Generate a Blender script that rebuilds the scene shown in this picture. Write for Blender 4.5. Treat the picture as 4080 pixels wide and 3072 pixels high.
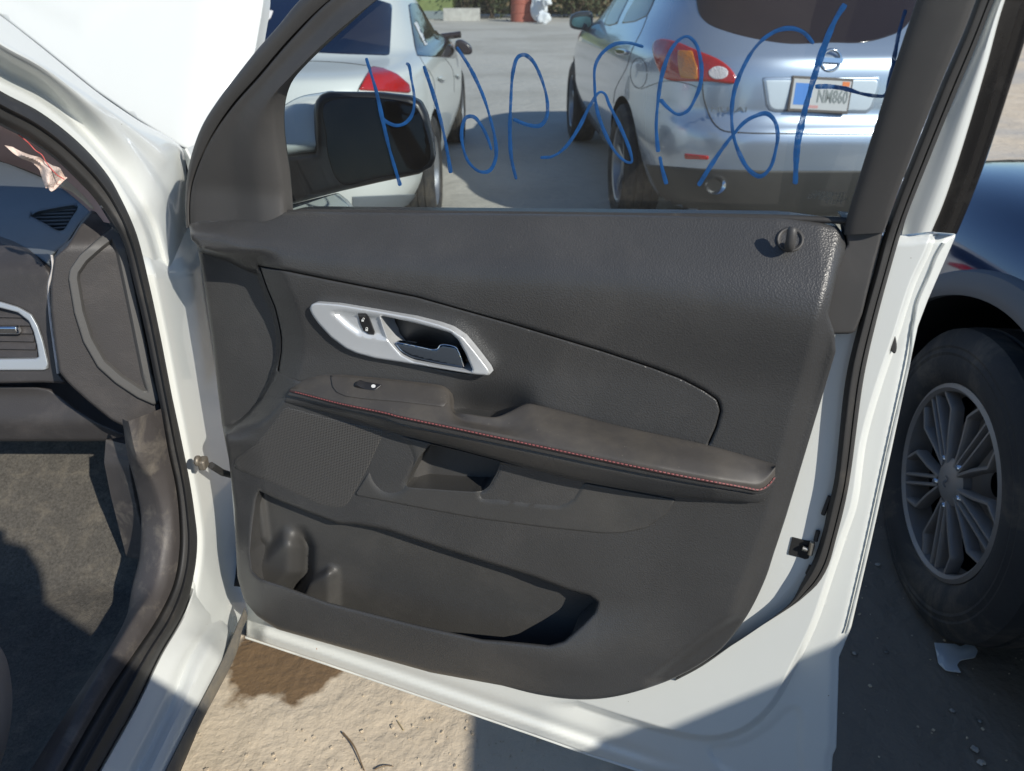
import bpy, bmesh, math, random
import numpy as np
from mathutils import Vector, Matrix
from mathutils.bvhtree import BVHTree
from mathutils.geometry import delaunay_2d_cdt

random.seed(7)
rng = np.random.default_rng(7)
scene = bpy.context.scene
for o in list(bpy.data.objects):
    bpy.data.objects.remove(o)

# ------------------------------------------------------------------ camera
FPX, CX, CY = 2946.0, 2040.0, 1536.0           # focal length and centre in photograph pixels
PITCH = math.radians(28.66)
CAM = np.array([0.0, 0.0, 1.38])
cam_data = bpy.data.cameras.new('camera')
cam = bpy.data.objects.new('camera', cam_data)
scene.collection.objects.link(cam)
cam.location = CAM
cam.rotation_euler = (math.pi/2 - PITCH, 0, 0)
cam_data.sensor_width = 36.0
cam_data.lens = 36.0*FPX/4080.0
cam_data.clip_start = 0.02
cam_data.clip_end = 2000
cam_data.dof.use_dof = True
cam_data.dof.focus_distance = 1.08
cam_data.dof.aperture_fstop = 7.5
scene.camera = cam

# ------------------------------------------------------------------ sky and sun
SUN = Vector((0.56, -0.63, 0.545)).normalized()   # direction towards the sun
el = math.asin(SUN.z)
az = math.atan2(SUN.x, SUN.y)
world = bpy.data.worlds.new('World')
scene.world = world
world.use_nodes = True
wn = world.node_tree
wn.nodes.clear()
sky = wn.nodes.new('ShaderNodeTexSky')
sky.sky_type = 'NISHITA'
sky.sun_disc = False
sky.sun_elevation = el
sky.sun_rotation = az
sky.air_density = 1.0
sky.dust_density = 0.25
sky.ozone_density = 5.0
bg = wn.nodes.new('ShaderNodeBackground')
bg.inputs['Strength'].default_value = 0.108
wo = wn.nodes.new('ShaderNodeOutputWorld')
wn.links.new(sky.outputs[0], bg.inputs['Color'])
wn.links.new(bg.outputs[0], wo.inputs['Surface'])
sun_data = bpy.data.lights.new('sun', 'SUN')
sun_data.energy = 4.0
sun_data.angle = math.radians(0.55)
sun_data.color = (1.0, 0.945, 0.845)
sun = bpy.data.objects.new('sun', sun_data)
scene.collection.objects.link(sun)
sun.rotation_euler = (-SUN).to_track_quat('-Z', 'Y').to_euler()
sun.location = (3, -4, 6)
vs = scene.view_settings
scene.display_settings.display_device = 'sRGB'
vs.view_transform = 'Standard'
vs.look = 'None'
vs.exposure = 0.36
vs.gamma = 1.0
scene.render.engine = 'CYCLES'
scene.cycles.max_bounces = 8
scene.cycles.transparent_max_bounces = 16

# ------------------------------------------------------------------ pixel helpers
ZOOM = dict(A=(0,0,1.851), B=(1000,0,1.58), C=(2200,0,1.58), D=(3300,0,1.1107), E=(3200,1300,.9402),
            G=(0,800,1.388), V=(0,1800,1.31), H=(700,2300,1.4747), I=(1000,1100,2.011), J=(700,1500,1.666),
            K=(1500,1500,1.3012), L=(2500,800,2.212), M=(2000,2200,1.3825), N=(3000,1900,3.332),
            O=(700,800,2.777), Q=(3000,200,2.38), R=(1000,0,2.4578), S=(1700,0,3.687), T=(3100,250,5.53),
            U=(3550,700,2.379), W=(0,480,2.688), X=(700,0,1.851), Y=(1500,1700,2.458), F=(0,0,.54216), P=(0,0,1.0))
def Z(k, *pts):
    ox, oy, s = ZOOM[k]
    return [(ox+x/s, oy+y/s) for x, y in pts]
SP, CP = math.sin(PITCH), math.cos(PITCH)
def rays(px, py):
    px = np.asarray(px, float); py = np.asarray(py, float)
    a = (px-CX)/FPX; b = (CY-py)/FPX
    return np.stack([a, CP+b*SP, -SP+b*CP], -1)
def hit(px, py, P, n):
    d = rays(px, py); n = np.asarray(n, float)
    t = ((np.asarray(P, float)-CAM)@n)/(d@n)
    return CAM + d*t[..., None]
def plane_map(P, n):
    n = np.asarray(n, float); n = n/np.linalg.norm(n)
    def f(px, py, w=0.0):
        d = rays(px, py)
        t = (((np.asarray(P, float)-CAM)@n)+np.asarray(w, float))/(d@n)
        return CAM + d*t[..., None]
    f.n = n
    return f
def catmull(pts, n=None, closed=False, step=None):
    p = np.asarray(pts, float)
    if closed: q = np.vstack([p[-1], p, p[0], p[1]])
    else: q = np.vstack([2*p[0]-p[1], p, 2*p[-1]-p[-2]])
    out = []
    for i in range(1, len(q)-2):
        p0, p1, p2, p3 = q[i-1:i+3]
        d0, d1, d2 = [max(np.linalg.norm(b-a), 1e-9)**.5 for a, b in ((p0,p1),(p1,p2),(p2,p3))]
        for s in np.linspace(0, 1, 12, endpoint=False):      # centripetal
            t0, t1 = 0, d0; t2 = t1+d1; t3 = t2+d2; t = t1+s*d1
            A1 = (t1-t)/(t1-t0)*p0+(t-t0)/(t1-t0)*p1; A2 = (t2-t)/(t2-t1)*p1+(t-t1)/(t2-t1)*p2
            A3 = (t3-t)/(t3-t2)*p2+(t-t2)/(t3-t2)*p3
            B1 = (t2-t)/(t2-t0)*A1+(t-t0)/(t2-t0)*A2; B2 = (t3-t)/(t3-t1)*A2+(t-t1)/(t3-t1)*A3
            out.append((t2-t)/(t2-t1)*B1+(t-t1)/(t2-t1)*B2)
    if not closed: out.append(q[-2])
    return resample(np.array(out), n, closed, step)
def resample(p, n=None, closed=False, step=None):
    p = np.asarray(p, float)
    if closed: p = np.vstack([p, p[:1]])
    seg = np.linalg.norm(np.diff(p, axis=0), axis=1); s = np.concatenate([[0], np.cumsum(seg)])
    if n is None: n = max(3, int(round(s[-1]/step))+(0 if closed else 1))
    t = np.linspace(0, s[-1], n+1)[:-1] if closed else np.linspace(0, s[-1], n)
    return np.stack([np.interp(t, s, p[:, k]) for k in range(p.shape[1])], -1)
def inside(poly, x, y):
    c = np.zeros(x.shape, bool); P = np.asarray(poly); Q = np.roll(P, -1, 0)
    for (x0, y0), (x1, y1) in zip(P, Q):
        if y0 == y1: continue
        m = ((y0 > y) != (y1 > y)) & (x < (x1-x0)*(y-y0)/(y1-y0)+x0)
        c ^= m
    return c
def dist(poly, x, y, closed=True):
    P = np.asarray(poly, float); Q = np.roll(P, -1, 0)
    if not closed: P, Q = P[:-1], Q[:-1]
    d = np.full(x.shape, 1e9)
    for a, b in zip(P, Q):
        ab = b-a; L = max(ab@ab, 1e-12)
        t = np.clip(((x-a[0])*ab[0]+(y-a[1])*ab[1])/L, 0, 1)
        d = np.minimum(d, np.hypot(x-a[0]-t*ab[0], y-a[1]-t*ab[1]))
    return d
def area(p):
    p = np.asarray(p); q = np.roll(p, -1, 0)
    return .5*np.sum(p[:, 0]*q[:, 1]-q[:, 0]*p[:, 1])
def dilate(poly, d):
    p = np.asarray(poly, float)
    if area(p) < 0: p = p[::-1]
    t = np.roll(p, -1, 0)-np.roll(p, 1, 0); t /= np.maximum(np.linalg.norm(t, axis=1), 1e-9)[:, None]
    return p+np.stack([t[:, 1], -t[:, 0]], -1)*d
def sm(x, a=0., b=1.):
    t = np.clip((np.asarray(x, float)-a)/(b-a), 0, 1)
    return t*t*(3-2*t)

def patch(poly, mapf, w=0.0, edge=0.0, edge_w=None, skirt=0.01, res=14.0, holes=(), hole_skirt=None, nrm=None, hole_dir=None, extra=None):
    """A raised sheet over a polygon (given in photograph pixels, laid on the surface mapf), with rounded edge and skirt."""
    bound = [resample(poly, None, True, res)]+[resample(h, None, True, res) for h in holes]
    if area(bound[0]) < 0: bound[0] = bound[0][::-1]
    for i in range(1, len(bound)):
        if area(bound[i]) > 0: bound[i] = bound[i][::-1]
    lo = bound[0].min(0); hi = bound[0].max(0)
    gx, gy = np.meshgrid(np.arange(lo[0], hi[0], res), np.arange(lo[1], hi[1], res*.87))
    gx[1::2] += res/2
    gx = gx.ravel(); gy = gy.ravel()
    def alld(x, y):
        d = dist(bound[0], x, y)
        for b in bound[1:]: d = np.minimum(d, dist(b, x, y))
        return d
    def ok(x, y):
        m = inside(bound[0], x, y)
        for b in bound[1:]: m &= ~inside(b, x, y)
        return m
    m = ok(gx, gy); gx, gy = gx[m], gy[m]
    d = alld(gx, gy); m = d > max(edge*1.25, res*.6)
    pts = [np.stack([gx[m], gy[m]], -1)]
    if edge > 0:
        for f in (.12, .4, .75, 1.1):
            for b in bound:
                t = np.roll(b, -1, 0)-np.roll(b, 1, 0); t /= np.maximum(np.linalg.norm(t, axis=1), 1e-9)[:, None]
                r = b+np.stack([-t[:, 1], t[:, 0]], -1)*edge*f
                mm = ok(r[:, 0], r[:, 1]); r = r[mm]
                if len(r):
                    mm = alld(r[:, 0], r[:, 1]) > edge*f*.93
                    pts.append(r[mm])
    if extra is not None:
        ex_ = np.asarray(extra, float); mm = ok(ex_[:, 0], ex_[:, 1]); ex_ = ex_[mm]
        ex_ = ex_[alld(ex_[:, 0], ex_[:, 1]) > max(edge*1.2, 4)]
        g0 = pts[0]; near = np.zeros(len(g0), bool)
        for k in range(0, len(ex_), 400):
            near |= (np.hypot(g0[:, None, 0]-ex_[None, k:k+400, 0], g0[:, None, 1]-ex_[None, k:k+400, 1]).min(1) < 5)
        pts[0] = g0[~near]; pts.append(ex_)
    nb = sum(len(b) for b in bound)
    allp = np.vstack(bound+pts)
    edges = []; k = 0
    for b in bound:
        L = len(b); edges += [(k+i, k+(i+1) % L) for i in range(L)]; k += L
    res_ = delaunay_2d_cdt([Vector(p) for p in allp], edges, [], 0, 1e-4)
    co = np.array([(v.x, v.y) for v in res_[0]])
    orig = res_[3]
    tri = np.array(res_[2])
    cen = co[tri].mean(1)
    keep = ok(cen[:, 0], cen[:, 1])
    tri = tri[keep]
    dd = alld(co[:, 0], co[:, 1])
    ww = w(co[:, 0], co[:, 1], dd) if callable(w) else np.full(len(co), float(w))
    if edge > 0:
        ew = edge_w if edge_w is not None else edge/3100.0
        q = np.clip(1-dd/edge, 0, 1)
        ww = ww-ew*(1-np.sqrt(np.maximum(1-q*q, 0)))
    P3 = mapf(co[:, 0], co[:, 1], ww)
    n = nrm if nrm is not None else mapf.n
    verts = [tuple(p) for p in P3]
    a, b, c = P3[tri[:, 0]], P3[tri[:, 1]], P3[tri[:, 2]]
    flip = np.einsum('ij,j->i', np.cross(b-a, c-a), np.asarray(n)) < 0
    faces = [tuple(t[::-1]) if f else tuple(t) for t, f in zip(tri, flip)]
    if skirt:
        first = {}
        for i, ol in enumerate(orig):
            for o_ in ol:
                if o_ < nb: first[o_] = i
        k = 0
        for bi, bb in enumerate(bound):
            L = len(bb); s = (hole_skirt if (bi and hole_skirt) else skirt); base = len(verts)
            ids = [first.get(k+i) for i in range(L)]
            for i in ids:
                p = P3[i if i is not None else 0]
                verts.append(tuple(p+hole_dir(co[i]) if (bi and hole_dir and hole_dir(co[i]) is not None) else tuple(p-np.asarray(n)*s)))
            for i in range(L):
                j = (i+1) % L
                if ids[i] is None or ids[j] is None: continue
                faces.append((ids[i], ids[j], base+j, base+i))
            k += L
    return verts, faces

def rails(line, offs, step=9.0):
    c = resample(line, None, False, step); t = np.gradient(c, axis=0); t /= np.maximum(np.linalg.norm(t, axis=1), 1e-9)[:, None]
    n = np.stack([-t[:, 1], t[:, 0]], -1)
    return np.vstack([c+n*o for o in offs])
def loft(rows, sub=4, smooth=True, close=False):
    R = np.array(rows, float)
    if smooth and len(R) > 2:
        out = []
        q = np.concatenate([[2*R[0]-R[1]], R, [2*R[-1]-R[-2]]])
        for i in range(1, len(q)-2):
            for s in np.linspace(0, 1, sub, endpoint=False):
                p0, p1, p2, p3 = q[i-1:i+3]
                t1 = (p2-p0)*.35; t2 = (p3-p1)*.35
                l = np.linalg.norm(p2-p1, axis=-1, keepdims=True)
                for t in (t1, t2):
                    ln = np.linalg.norm(t, axis=-1, keepdims=True); t *= np.minimum(1, l/np.maximum(ln, 1e-9))
                h = s*s*(3-2*s)
                out.append(p1*(1-h)+p2*h+t1*(s**3-2*s*s+s)+t2*(s**3-s*s))
        out.append(R[-1]); R = np.array(out)
    n, m = R.shape[:2]
    verts = [tuple(p) for r in R for p in r]
    faces = []
    for i in range(n-1):
        for j in range(m-1 if not close else m):
            k = (j+1) % m
            faces.append((i*m+j, i*m+k, (i+1)*m+k, (i+1)*m+j))
    return verts, faces
def tube(path, r, seg=10, cap=True, flat=1.0):
    p = np.asarray(path, float); n = len(p)
    rr = np.full(n, r) if np.isscalar(r) else np.asarray(r)
    t = np.gradient(p, axis=0); t /= np.linalg.norm(t, axis=1)[:, None]
    up = np.array([0, 0, 1.]) if abs(t[0][2]) < .9 else np.array([1., 0, 0])
    V = []; Fc = []
    for i in range(n):
        a = np.cross(t[i], up); a /= np.linalg.norm(a); b = np.cross(a, t[i]); up = b
        for k in range(seg):
            c = 2*math.pi*k/seg
            V.append(tuple(p[i]+rr[i]*(math.cos(c)*a+flat*math.sin(c)*b)))
    for i in range(n-1):
        for k in range(seg):
            l = (k+1) % seg
            Fc.append((i*seg+k, i*seg+l, (i+1)*seg+l, (i+1)*seg+k))
    if cap: Fc += [tuple(range(seg))[::-1], tuple((n-1)*seg+k for k in range(seg))]
    return V, Fc
def box(c, s, rot=None):
    V = []
    for x in (-.5, .5):
        for y in (-.5, .5):
            for z in (-.5, .5):
                v = Vector((x*s[0], y*s[1], z*s[2]))
                if rot is not None: v = rot@v
                V.append(tuple(Vector(c)+v))
    return V, [(0,1,3,2),(4,6,7,5),(0,4,5,1),(2,3,7,6),(0,2,6,4),(1,5,7,3)]
def lathe(prof, seg=48, axis='x', center=(0,0,0), sign=1):
    V = []; Fc = []; n = len(prof)
    for k in range(seg):
        a = 2*math.pi*k/seg
        for (h, r) in prof:
            V.append((center[0]+sign*h, center[1]+r*math.cos(a), center[2]+r*math.sin(a)))
    for k in range(seg):
        l = (k+1) % seg
        for i in range(n-1):
            Fc.append((k*n+i, l*n+i, l*n+i+1, k*n+i+1))
    return V, Fc
def join(*ms):
    V = []; Fc = []
    for v, f in ms:
        b = len(V); V += list(v); Fc += [tuple(i+b for i in q) for q in f]
    return V, Fc

def mesh_map(V, Fc):
    bv = BVHTree.FromPolygons([Vector(v) for v in V], [tuple(int(i) for i in f) for f in Fc])
    def f(px, py, w=0.0):
        d = rays(px, py); w = np.asarray(w, float)+np.zeros(np.shape(px)); out = np.zeros(d.shape)
        for i in range(len(d)):
            dv = Vector(d[i]).normalized()
            loc, nn, _, ds = bv.ray_cast(Vector(CAM), dv)
            if loc is None: loc, nn, _, _ = bv.find_nearest(Vector(CAM)+dv*1.2)
            if nn.dot(dv) > 0: nn = -nn
            out[i] = np.array(loc+nn*w[i])
        return out
    f.n = np.array([0,0,1.])
    return f
# ------------------------------------------------------------------ objects
def thing(name, label, cat, loc, group=None):
    o = bpy.data.objects.new(name, None)
    scene.collection.objects.link(o)
    o.location = loc; o.empty_display_size = .1
    o['label'] = label; o['category'] = cat
    if group: o['group'] = group
    return o
def base_of(o):
    b = np.zeros(3)
    while o is not None:
        b = b+np.array(o.location); o = o.parent
    return b
def obj(name, vf, mat, parent=None, angle=35, bevel=0, label=None, solid=0, recalc=True):
    me = bpy.data.meshes.new(name)
    b = base_of(parent)
    V = np.asarray(vf[0], float)-b
    me.from_pydata([tuple(v) for v in V], [], [tuple(int(i) for i in f) for f in vf[1]])
    if recalc:
        bm = bmesh.new(); bm.from_mesh(me)
        bmesh.ops.remove_doubles(bm, verts=bm.verts, dist=1e-6)
        bmesh.ops.recalc_face_normals(bm, faces=bm.faces); bm.to_mesh(me); bm.free()
    me.materials.append(mat)
    if angle:
        me.polygons.foreach_set('use_smooth', [True]*len(me.polygons))
        me.set_sharp_from_angle(angle=math.radians(angle))
    o = bpy.data.objects.new(name, me)
    scene.collection.objects.link(o)
    if parent: o.parent = parent
    if bevel:
        m = o.modifiers.new('bevel', 'BEVEL'); m.width = bevel; m.segments = 2; m.limit_method = 'ANGLE'; m.angle_limit = math.radians(40)
    if solid:
        m = o.modifiers.new('solid', 'SOLIDIFY'); m.thickness = solid; m.offset = 0
    if label: o['label'] = label
    return o
def bake(o):
    dg = bpy.context.evaluated_depsgraph_get(); dg.update()
    me = bpy.data.meshes.new_from_object(o.evaluated_get(dg), depsgraph=dg)
    o.modifiers.clear(); o.data = me
    return o

# ------------------------------------------------------------------ materials
MATS = {}
def mat(name, col, rough=.5, metal=0, coat=0, spec=.5, bump=None, var=None, rough_var=None, dust=None, trans=0, emit=None, sheen=0, specks=None):
    """bump = list of (kind, scale, strength, distance); var = (scale, amount) mottling; dust = (colour, scale, lo, hi)"""
    if name in MATS: return MATS[name]
    m = bpy.data.materials.new(name); m.use_nodes = True
    nt = m.node_tree; N = nt.nodes; Lk = nt.links
    p = N['Principled BSDF']
    p.inputs['Base Color'].default_value = (*col, 1)
    p.inputs['Roughness'].default_value = rough
    p.inputs['Metallic'].default_value = metal
    p.inputs['Coat Weight'].default_value = coat
    p.inputs['Coat Roughness'].default_value = .04
    p.inputs['Specular IOR Level'].default_value = spec
    p.inputs['Sheen Weight'].default_value = sheen
    tc = N.new('ShaderNodeTexCoord')
    vec = tc.outputs['Object']
    colsock = None
    if var:
        nz = N.new('ShaderNodeTexNoise'); nz.inputs['Scale'].default_value = var[0]; nz.inputs['Detail'].default_value = 6
        nz.inputs['Roughness'].default_value = .65
        Lk.new(vec, nz.inputs['Vector'])
        mr = N.new('ShaderNodeMapRange'); mr.inputs['From Min'].default_value = .3; mr.inputs['From Max'].default_value = .7
        mr.inputs['To Min'].default_value = 1-var[1]; mr.inputs['To Max'].default_value = 1+var[1]
        Lk.new(nz.outputs['Fac'], mr.inputs['Value'])
        mx = N.new('ShaderNodeVectorMath'); mx.operation = 'SCALE'; mx.inputs[0].default_value = col
        Lk.new(mr.outputs[0], mx.inputs['Scale']); colsock = mx.outputs[0]
    if dust:
        nz = N.new('ShaderNodeTexNoise'); nz.inputs['Scale'].default_value = dust[1]; nz.inputs['Detail'].default_value = 9
        nz.inputs['Roughness'].default_value = .7; nz.inputs['Distortion'].default_value = .4
        Lk.new(vec, nz.inputs['Vector'])
        mr = N.new('ShaderNodeMapRange'); mr.inputs['From Min'].default_value = dust[2]; mr.inputs['From Max'].default_value = dust[3]
        Lk.new(nz.outputs['Fac'], mr.inputs['Value'])
        mi = N.new('ShaderNodeMix'); mi.data_type = 'RGBA'
        mi.inputs['B'].default_value = (*dust[0], 1); mi.inputs['A'].default_value = (*col, 1)
        if colsock: Lk.new(colsock, mi.inputs['A'])
        ml = N.new('ShaderNodeMath'); ml.operation = 'MULTIPLY'; ml.inputs[1].default_value = dust[4] if len(dust) > 4 else 1
        Lk.new(mr.outputs[0], ml.inputs[0]); Lk.new(ml.outputs[0], mi.inputs['Factor']); colsock = mi.outputs['Result']
    if specks:
        vo = N.new('ShaderNodeTexVoronoi'); vo.inputs['Scale'].default_value = specks[1]; Lk.new(vec, vo.inputs['Vector'])
        sp = N.new('ShaderNodeSeparateColor'); Lk.new(vo.outputs['Color'], sp.inputs[0])
        th = N.new('ShaderNodeMath'); th.operation = 'MULTIPLY'; th.inputs[1].default_value = specks[2]; Lk.new(sp.outputs[0], th.inputs[0])
        c1 = N.new('ShaderNodeMath'); c1.operation = 'LESS_THAN'; Lk.new(vo.outputs['Distance'], c1.inputs[0]); Lk.new(th.outputs[0], c1.inputs[1])
        c2 = N.new('ShaderNodeMath'); c2.operation = 'GREATER_THAN'; c2.inputs[1].default_value = specks[3]; Lk.new(sp.outputs[1], c2.inputs[0])
        c3_ = N.new('ShaderNodeMath'); c3_.operation = 'MULTIPLY'; Lk.new(c1.outputs[0], c3_.inputs[0]); Lk.new(c2.outputs[0], c3_.inputs[1])
        mi = N.new('ShaderNodeMix'); mi.data_type = 'RGBA'; mi.inputs['A'].default_value = (*col, 1); mi.inputs['B'].default_value = (*specks[0], 1)
        if colsock: Lk.new(colsock, mi.inputs['A'])
        Lk.new(c3_.outputs[0], mi.inputs['Factor']); colsock = mi.outputs['Result']
    if colsock: Lk.new(colsock, p.inputs['Base Color'])
    if rough_var:
        nz = N.new('ShaderNodeTexNoise'); nz.inputs['Scale'].default_value = rough_var[0]; nz.inputs['Detail'].default_value = 5
        Lk.new(vec, nz.inputs['Vector'])
        mr = N.new('ShaderNodeMapRange'); mr.inputs['From Min'].default_value = .3; mr.inputs['From Max'].default_value = .7
        mr.inputs['To Min'].default_value = rough-rough_var[1]; mr.inputs['To Max'].default_value = rough+rough_var[1]
        Lk.new(nz.outputs['Fac'], mr.inputs['Value']); Lk.new(mr.outputs[0], p.inputs['Roughness'])
    prev = None
    for b in (bump or []):
        kind, sc, st, ds = b
        if kind == 'noise':
            t = N.new('ShaderNodeTexNoise'); t.inputs['Detail'].default_value = 4; s = t.outputs['Fac']
        else:
            t = N.new('ShaderNodeTexVoronoi'); s = t.outputs['Distance']
        t.inputs['Scale'].default_value = sc
        Lk.new(vec, t.inputs['Vector'])
        bn = N.new('ShaderNodeBump'); bn.inputs['Strength'].default_value = st; bn.inputs['Distance'].default_value = ds
        Lk.new(s, bn.inputs['Height'])
        if prev: Lk.new(prev, bn.inputs['Normal'])
        prev = bn.outputs['Normal']
    if prev: Lk.new(prev, p.inputs['Normal'])
    if emit:
        p.inputs['Emission Color'].default_value = (*emit, 1); p.inputs['Emission Strength'].default_value = 1
    MATS[name] = m
    return m
def glass_mat(name, tint, ior=1.5, refl=1.0, rough=0.0, dirt=0.0):
    m = bpy.data.materials.new(name); m.use_nodes = True
    N = m.node_tree.nodes; Lk = m.node_tree.links; N.clear()
    out = N.new('ShaderNodeOutputMaterial'); tr = N.new('ShaderNodeBsdfTransparent'); gl = N.new('ShaderNodeBsdfGlossy')
    tr.inputs['Color'].default_value = (*tint, 1); gl.inputs['Roughness'].default_value = rough
    fr = N.new('ShaderNodeFresnel'); fr.inputs['IOR'].default_value = ior
    mx = N.new('ShaderNodeMixShader'); Lk.new(fr.outputs[0], mx.inputs[0]); Lk.new(tr.outputs[0], mx.inputs[1]); Lk.new(gl.outputs[0], mx.inputs[2])
    last = mx.outputs[0]
    if dirt:
        df = N.new('ShaderNodeBsdfDiffuse'); df.inputs['Color'].default_value = (.5, .48, .44, 1)
        tc = N.new('ShaderNodeTexCoord'); nz = N.new('ShaderNodeTexNoise'); nz.inputs['Scale'].default_value = 9; nz.inputs['Detail'].default_value = 10
        Lk.new(tc.outputs['Object'], nz.inputs['Vector'])
        mr = N.new('ShaderNodeMapRange'); mr.inputs['From Min'].default_value = .35; mr.inputs['From Max'].default_value = .8
        mr.inputs['To Max'].default_value = dirt; mr.inputs['To Min'].default_value = dirt*.3
        Lk.new(nz.outputs['Fac'], mr.inputs['Value'])
        m2 = N.new('ShaderNodeMixShader'); Lk.new(mr.outputs[0], m2.inputs[0]); Lk.new(last, m2.inputs[1]); Lk.new(df.outputs[0], m2.inputs[2]); last = m2.outputs[0]
    Lk.new(last, out.inputs['Surface'])
    MATS[name] = m
    return m
GRAIN = [('voronoi', 620, .35, .0006), ('noise', 900, .25, .0005)]
FINE = [('noise', 1500, .22, .0004)]
white_paint = mat('white_paint', (.63, .65, .625), .30, coat=.45, var=(3, .02), dust=((.50, .45, .36), 5.0, .62, .82, .15), specks=((.22,.19,.15), 60, .07, .90))
black_plastic = mat('grained_black_plastic', (.052, .051, .049), .50, bump=GRAIN, var=(7, .10), dust=((.22, .20, .17), 6, .50, .85, .16), specks=((.16,.15,.14), 190, .085, .80))
pad_plastic = mat('leather_grain_pad', (.048, .048, .048), .36, bump=[('voronoi', 480, .42, .0008), ('noise', 1100, .2, .0004)], var=(6, .10), dust=((.22, .20, .18), 5, .50, .85, .12), specks=((.16,.15,.14), 180, .075, .86))
smooth_plastic = mat('satin_black_plastic', (.055, .053, .051), .52, bump=FINE, var=(6, .10), dust=((.2, .18, .16), 7, .5, .85, .15))
dusty_plastic = mat('dusty_black_plastic', (.058, .053, .048), .55, bump=FINE, var=(9, .15), dust=((.22, .19, .14), 13, .45, .80, .24), specks=((.22,.20,.17), 220, .11, .70))
rubber = mat('black_rubber', (.030, .029, .028), .62, bump=[('noise', 700, .2, .0006)], var=(12, .15), dust=((.2, .17, .13), 16, .55, .8, .2))
silver_plastic = mat('silver_plastic', (.60, .62, .63), .36, metal=.35, bump=[('noise', 2400, .12, .0002)])
chrome = mat('chrome', (.75, .76, .78), .08, metal=1)
dark_chrome = mat('dark_chrome', (.10, .13, .18), .12, metal=1)
deep_black = mat('dark_cavity', (.012, .012, .012), .7)
# ================================================================== GROUND
gv = []
def ground_material():
    m = bpy.data.materials.new('sandy_ground'); m.use_nodes = True
    N = m.node_tree.nodes; Lk = m.node_tree.links
    p = N['Principled BSDF']; p.inputs['Roughness'].default_value = .9; p.inputs['Specular IOR Level'].default_value = .25
    tc = N.new('ShaderNodeTexCoord'); v = tc.outputs['Object']
    def noise(sc, det=6, ro=.6, dis=0):
        n = N.new('ShaderNodeTexNoise'); n.inputs['Scale'].default_value = sc; n.inputs['Detail'].default_value = det
        n.inputs['Roughness'].default_value = ro; n.inputs['Distortion'].default_value = dis; Lk.new(v, n.inputs['Vector']); return n.outputs['Fac']
    def mr(s, a, b, c=0., d=1.):
        n = N.new('ShaderNodeMapRange'); n.inputs['From Min'].default_value = a; n.inputs['From Max'].default_value = b
        n.inputs['To Min'].default_value = c; n.inputs['To Max'].default_value = d; Lk.new(s, n.inputs['Value']); return n.outputs[0]
    def mix(f, a, b):
        n = N.new('ShaderNodeMix'); n.data_type = 'RGBA'; Lk.new(f, n.inputs['Factor'])
        for k, s in (('A', a), ('B', b)):
            if isinstance(s, tuple): n.inputs[k].default_value = (*s, 1)
            else: Lk.new(s, n.inputs[k])
        return n.outputs['Result']
    c = mix(mr(noise(2.2, 8), .35, .68), (.53, .445, .33), (.61, .525, .405))
    yy = N.new('ShaderNodeNewGeometry'); ys = N.new('ShaderNodeSeparateXYZ'); Lk.new(yy.outputs['Position'], ys.inputs[0])
    far = N.new('ShaderNodeMath'); far.operation = 'MULTIPLY_ADD'; far.inputs[1].default_value = 3.0; Lk.new(noise(.6, 5), far.inputs[0]); Lk.new(ys.outputs[1], far.inputs[2])
    fm = N.new('ShaderNodeMath'); fm.operation = 'MULTIPLY'; Lk.new(mr(far.outputs[0], 3.4, 5.2, 0, .85), fm.inputs[0]); Lk.new(mr(ys.outputs[0], 2.4, 3.6, 1, 0), fm.inputs[1])
    c = mix(fm.outputs[0], c, (.50, .48, .445))          # worn concrete further out
    c = mix(mr(noise(.35, 6), .45, .62), c, (.42, .395, .35))                 # greyer worn patches
    c = mix(mr(noise(55, 5, .7), .60, .80, 0, .35), c, (.34, .25, .155))       # damp crumbs
    # moist stain leaking out under the rocker panel
    geo = N.new('ShaderNodeNewGeometry'); sp = N.new('ShaderNodeSeparateXYZ'); Lk.new(geo.outputs['Position'], sp.inputs[0])
    def mth(op, a, b):
        n = N.new('ShaderNodeMath'); n.operation = op
        for k, s in ((0, a), (1, b)):
            if isinstance(s, (int, float)): n.inputs[k].default_value = s
            else: Lk.new(s, n.inputs[k])
        return n.outputs[0]
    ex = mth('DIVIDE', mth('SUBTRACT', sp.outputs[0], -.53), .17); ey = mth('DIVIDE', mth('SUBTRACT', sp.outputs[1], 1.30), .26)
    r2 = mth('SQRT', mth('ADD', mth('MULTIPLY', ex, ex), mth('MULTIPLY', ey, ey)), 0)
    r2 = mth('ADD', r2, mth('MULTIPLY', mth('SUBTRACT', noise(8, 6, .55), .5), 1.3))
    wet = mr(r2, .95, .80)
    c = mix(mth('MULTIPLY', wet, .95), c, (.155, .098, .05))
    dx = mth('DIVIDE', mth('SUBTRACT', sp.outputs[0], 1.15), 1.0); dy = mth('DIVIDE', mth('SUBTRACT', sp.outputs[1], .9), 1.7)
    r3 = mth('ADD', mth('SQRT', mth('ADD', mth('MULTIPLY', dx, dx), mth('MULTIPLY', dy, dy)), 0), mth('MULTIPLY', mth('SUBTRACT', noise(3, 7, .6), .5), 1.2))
    c = mix(mth('MULTIPLY', mr(r3, 1.05, .65), .80), c, (.115, .095, .078))     # darker brown patch with a noisy edge between the cars
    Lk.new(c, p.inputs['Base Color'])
    Lk.new(mr(wet, 0, 1, .92, .55), p.inputs['Roughness'])
    prev = None
    for sc, st, d, det in ((3.5, .5, .05, 4), (14, .38, .018, 4), (55, .42, .007, 4), (210, .30, .002, 3)):
        b = N.new('ShaderNodeBump'); b.inputs['Strength'].default_value = st; b.inputs['Distance'].default_value = d
        Lk.new(noise(sc, det, .6, .3), b.inputs['Height'])
        if prev: Lk.new(prev, b.inputs['Normal'])
        prev = b.outputs[0]
    Lk.new(prev, p.inputs['Normal'])
    return m
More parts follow.
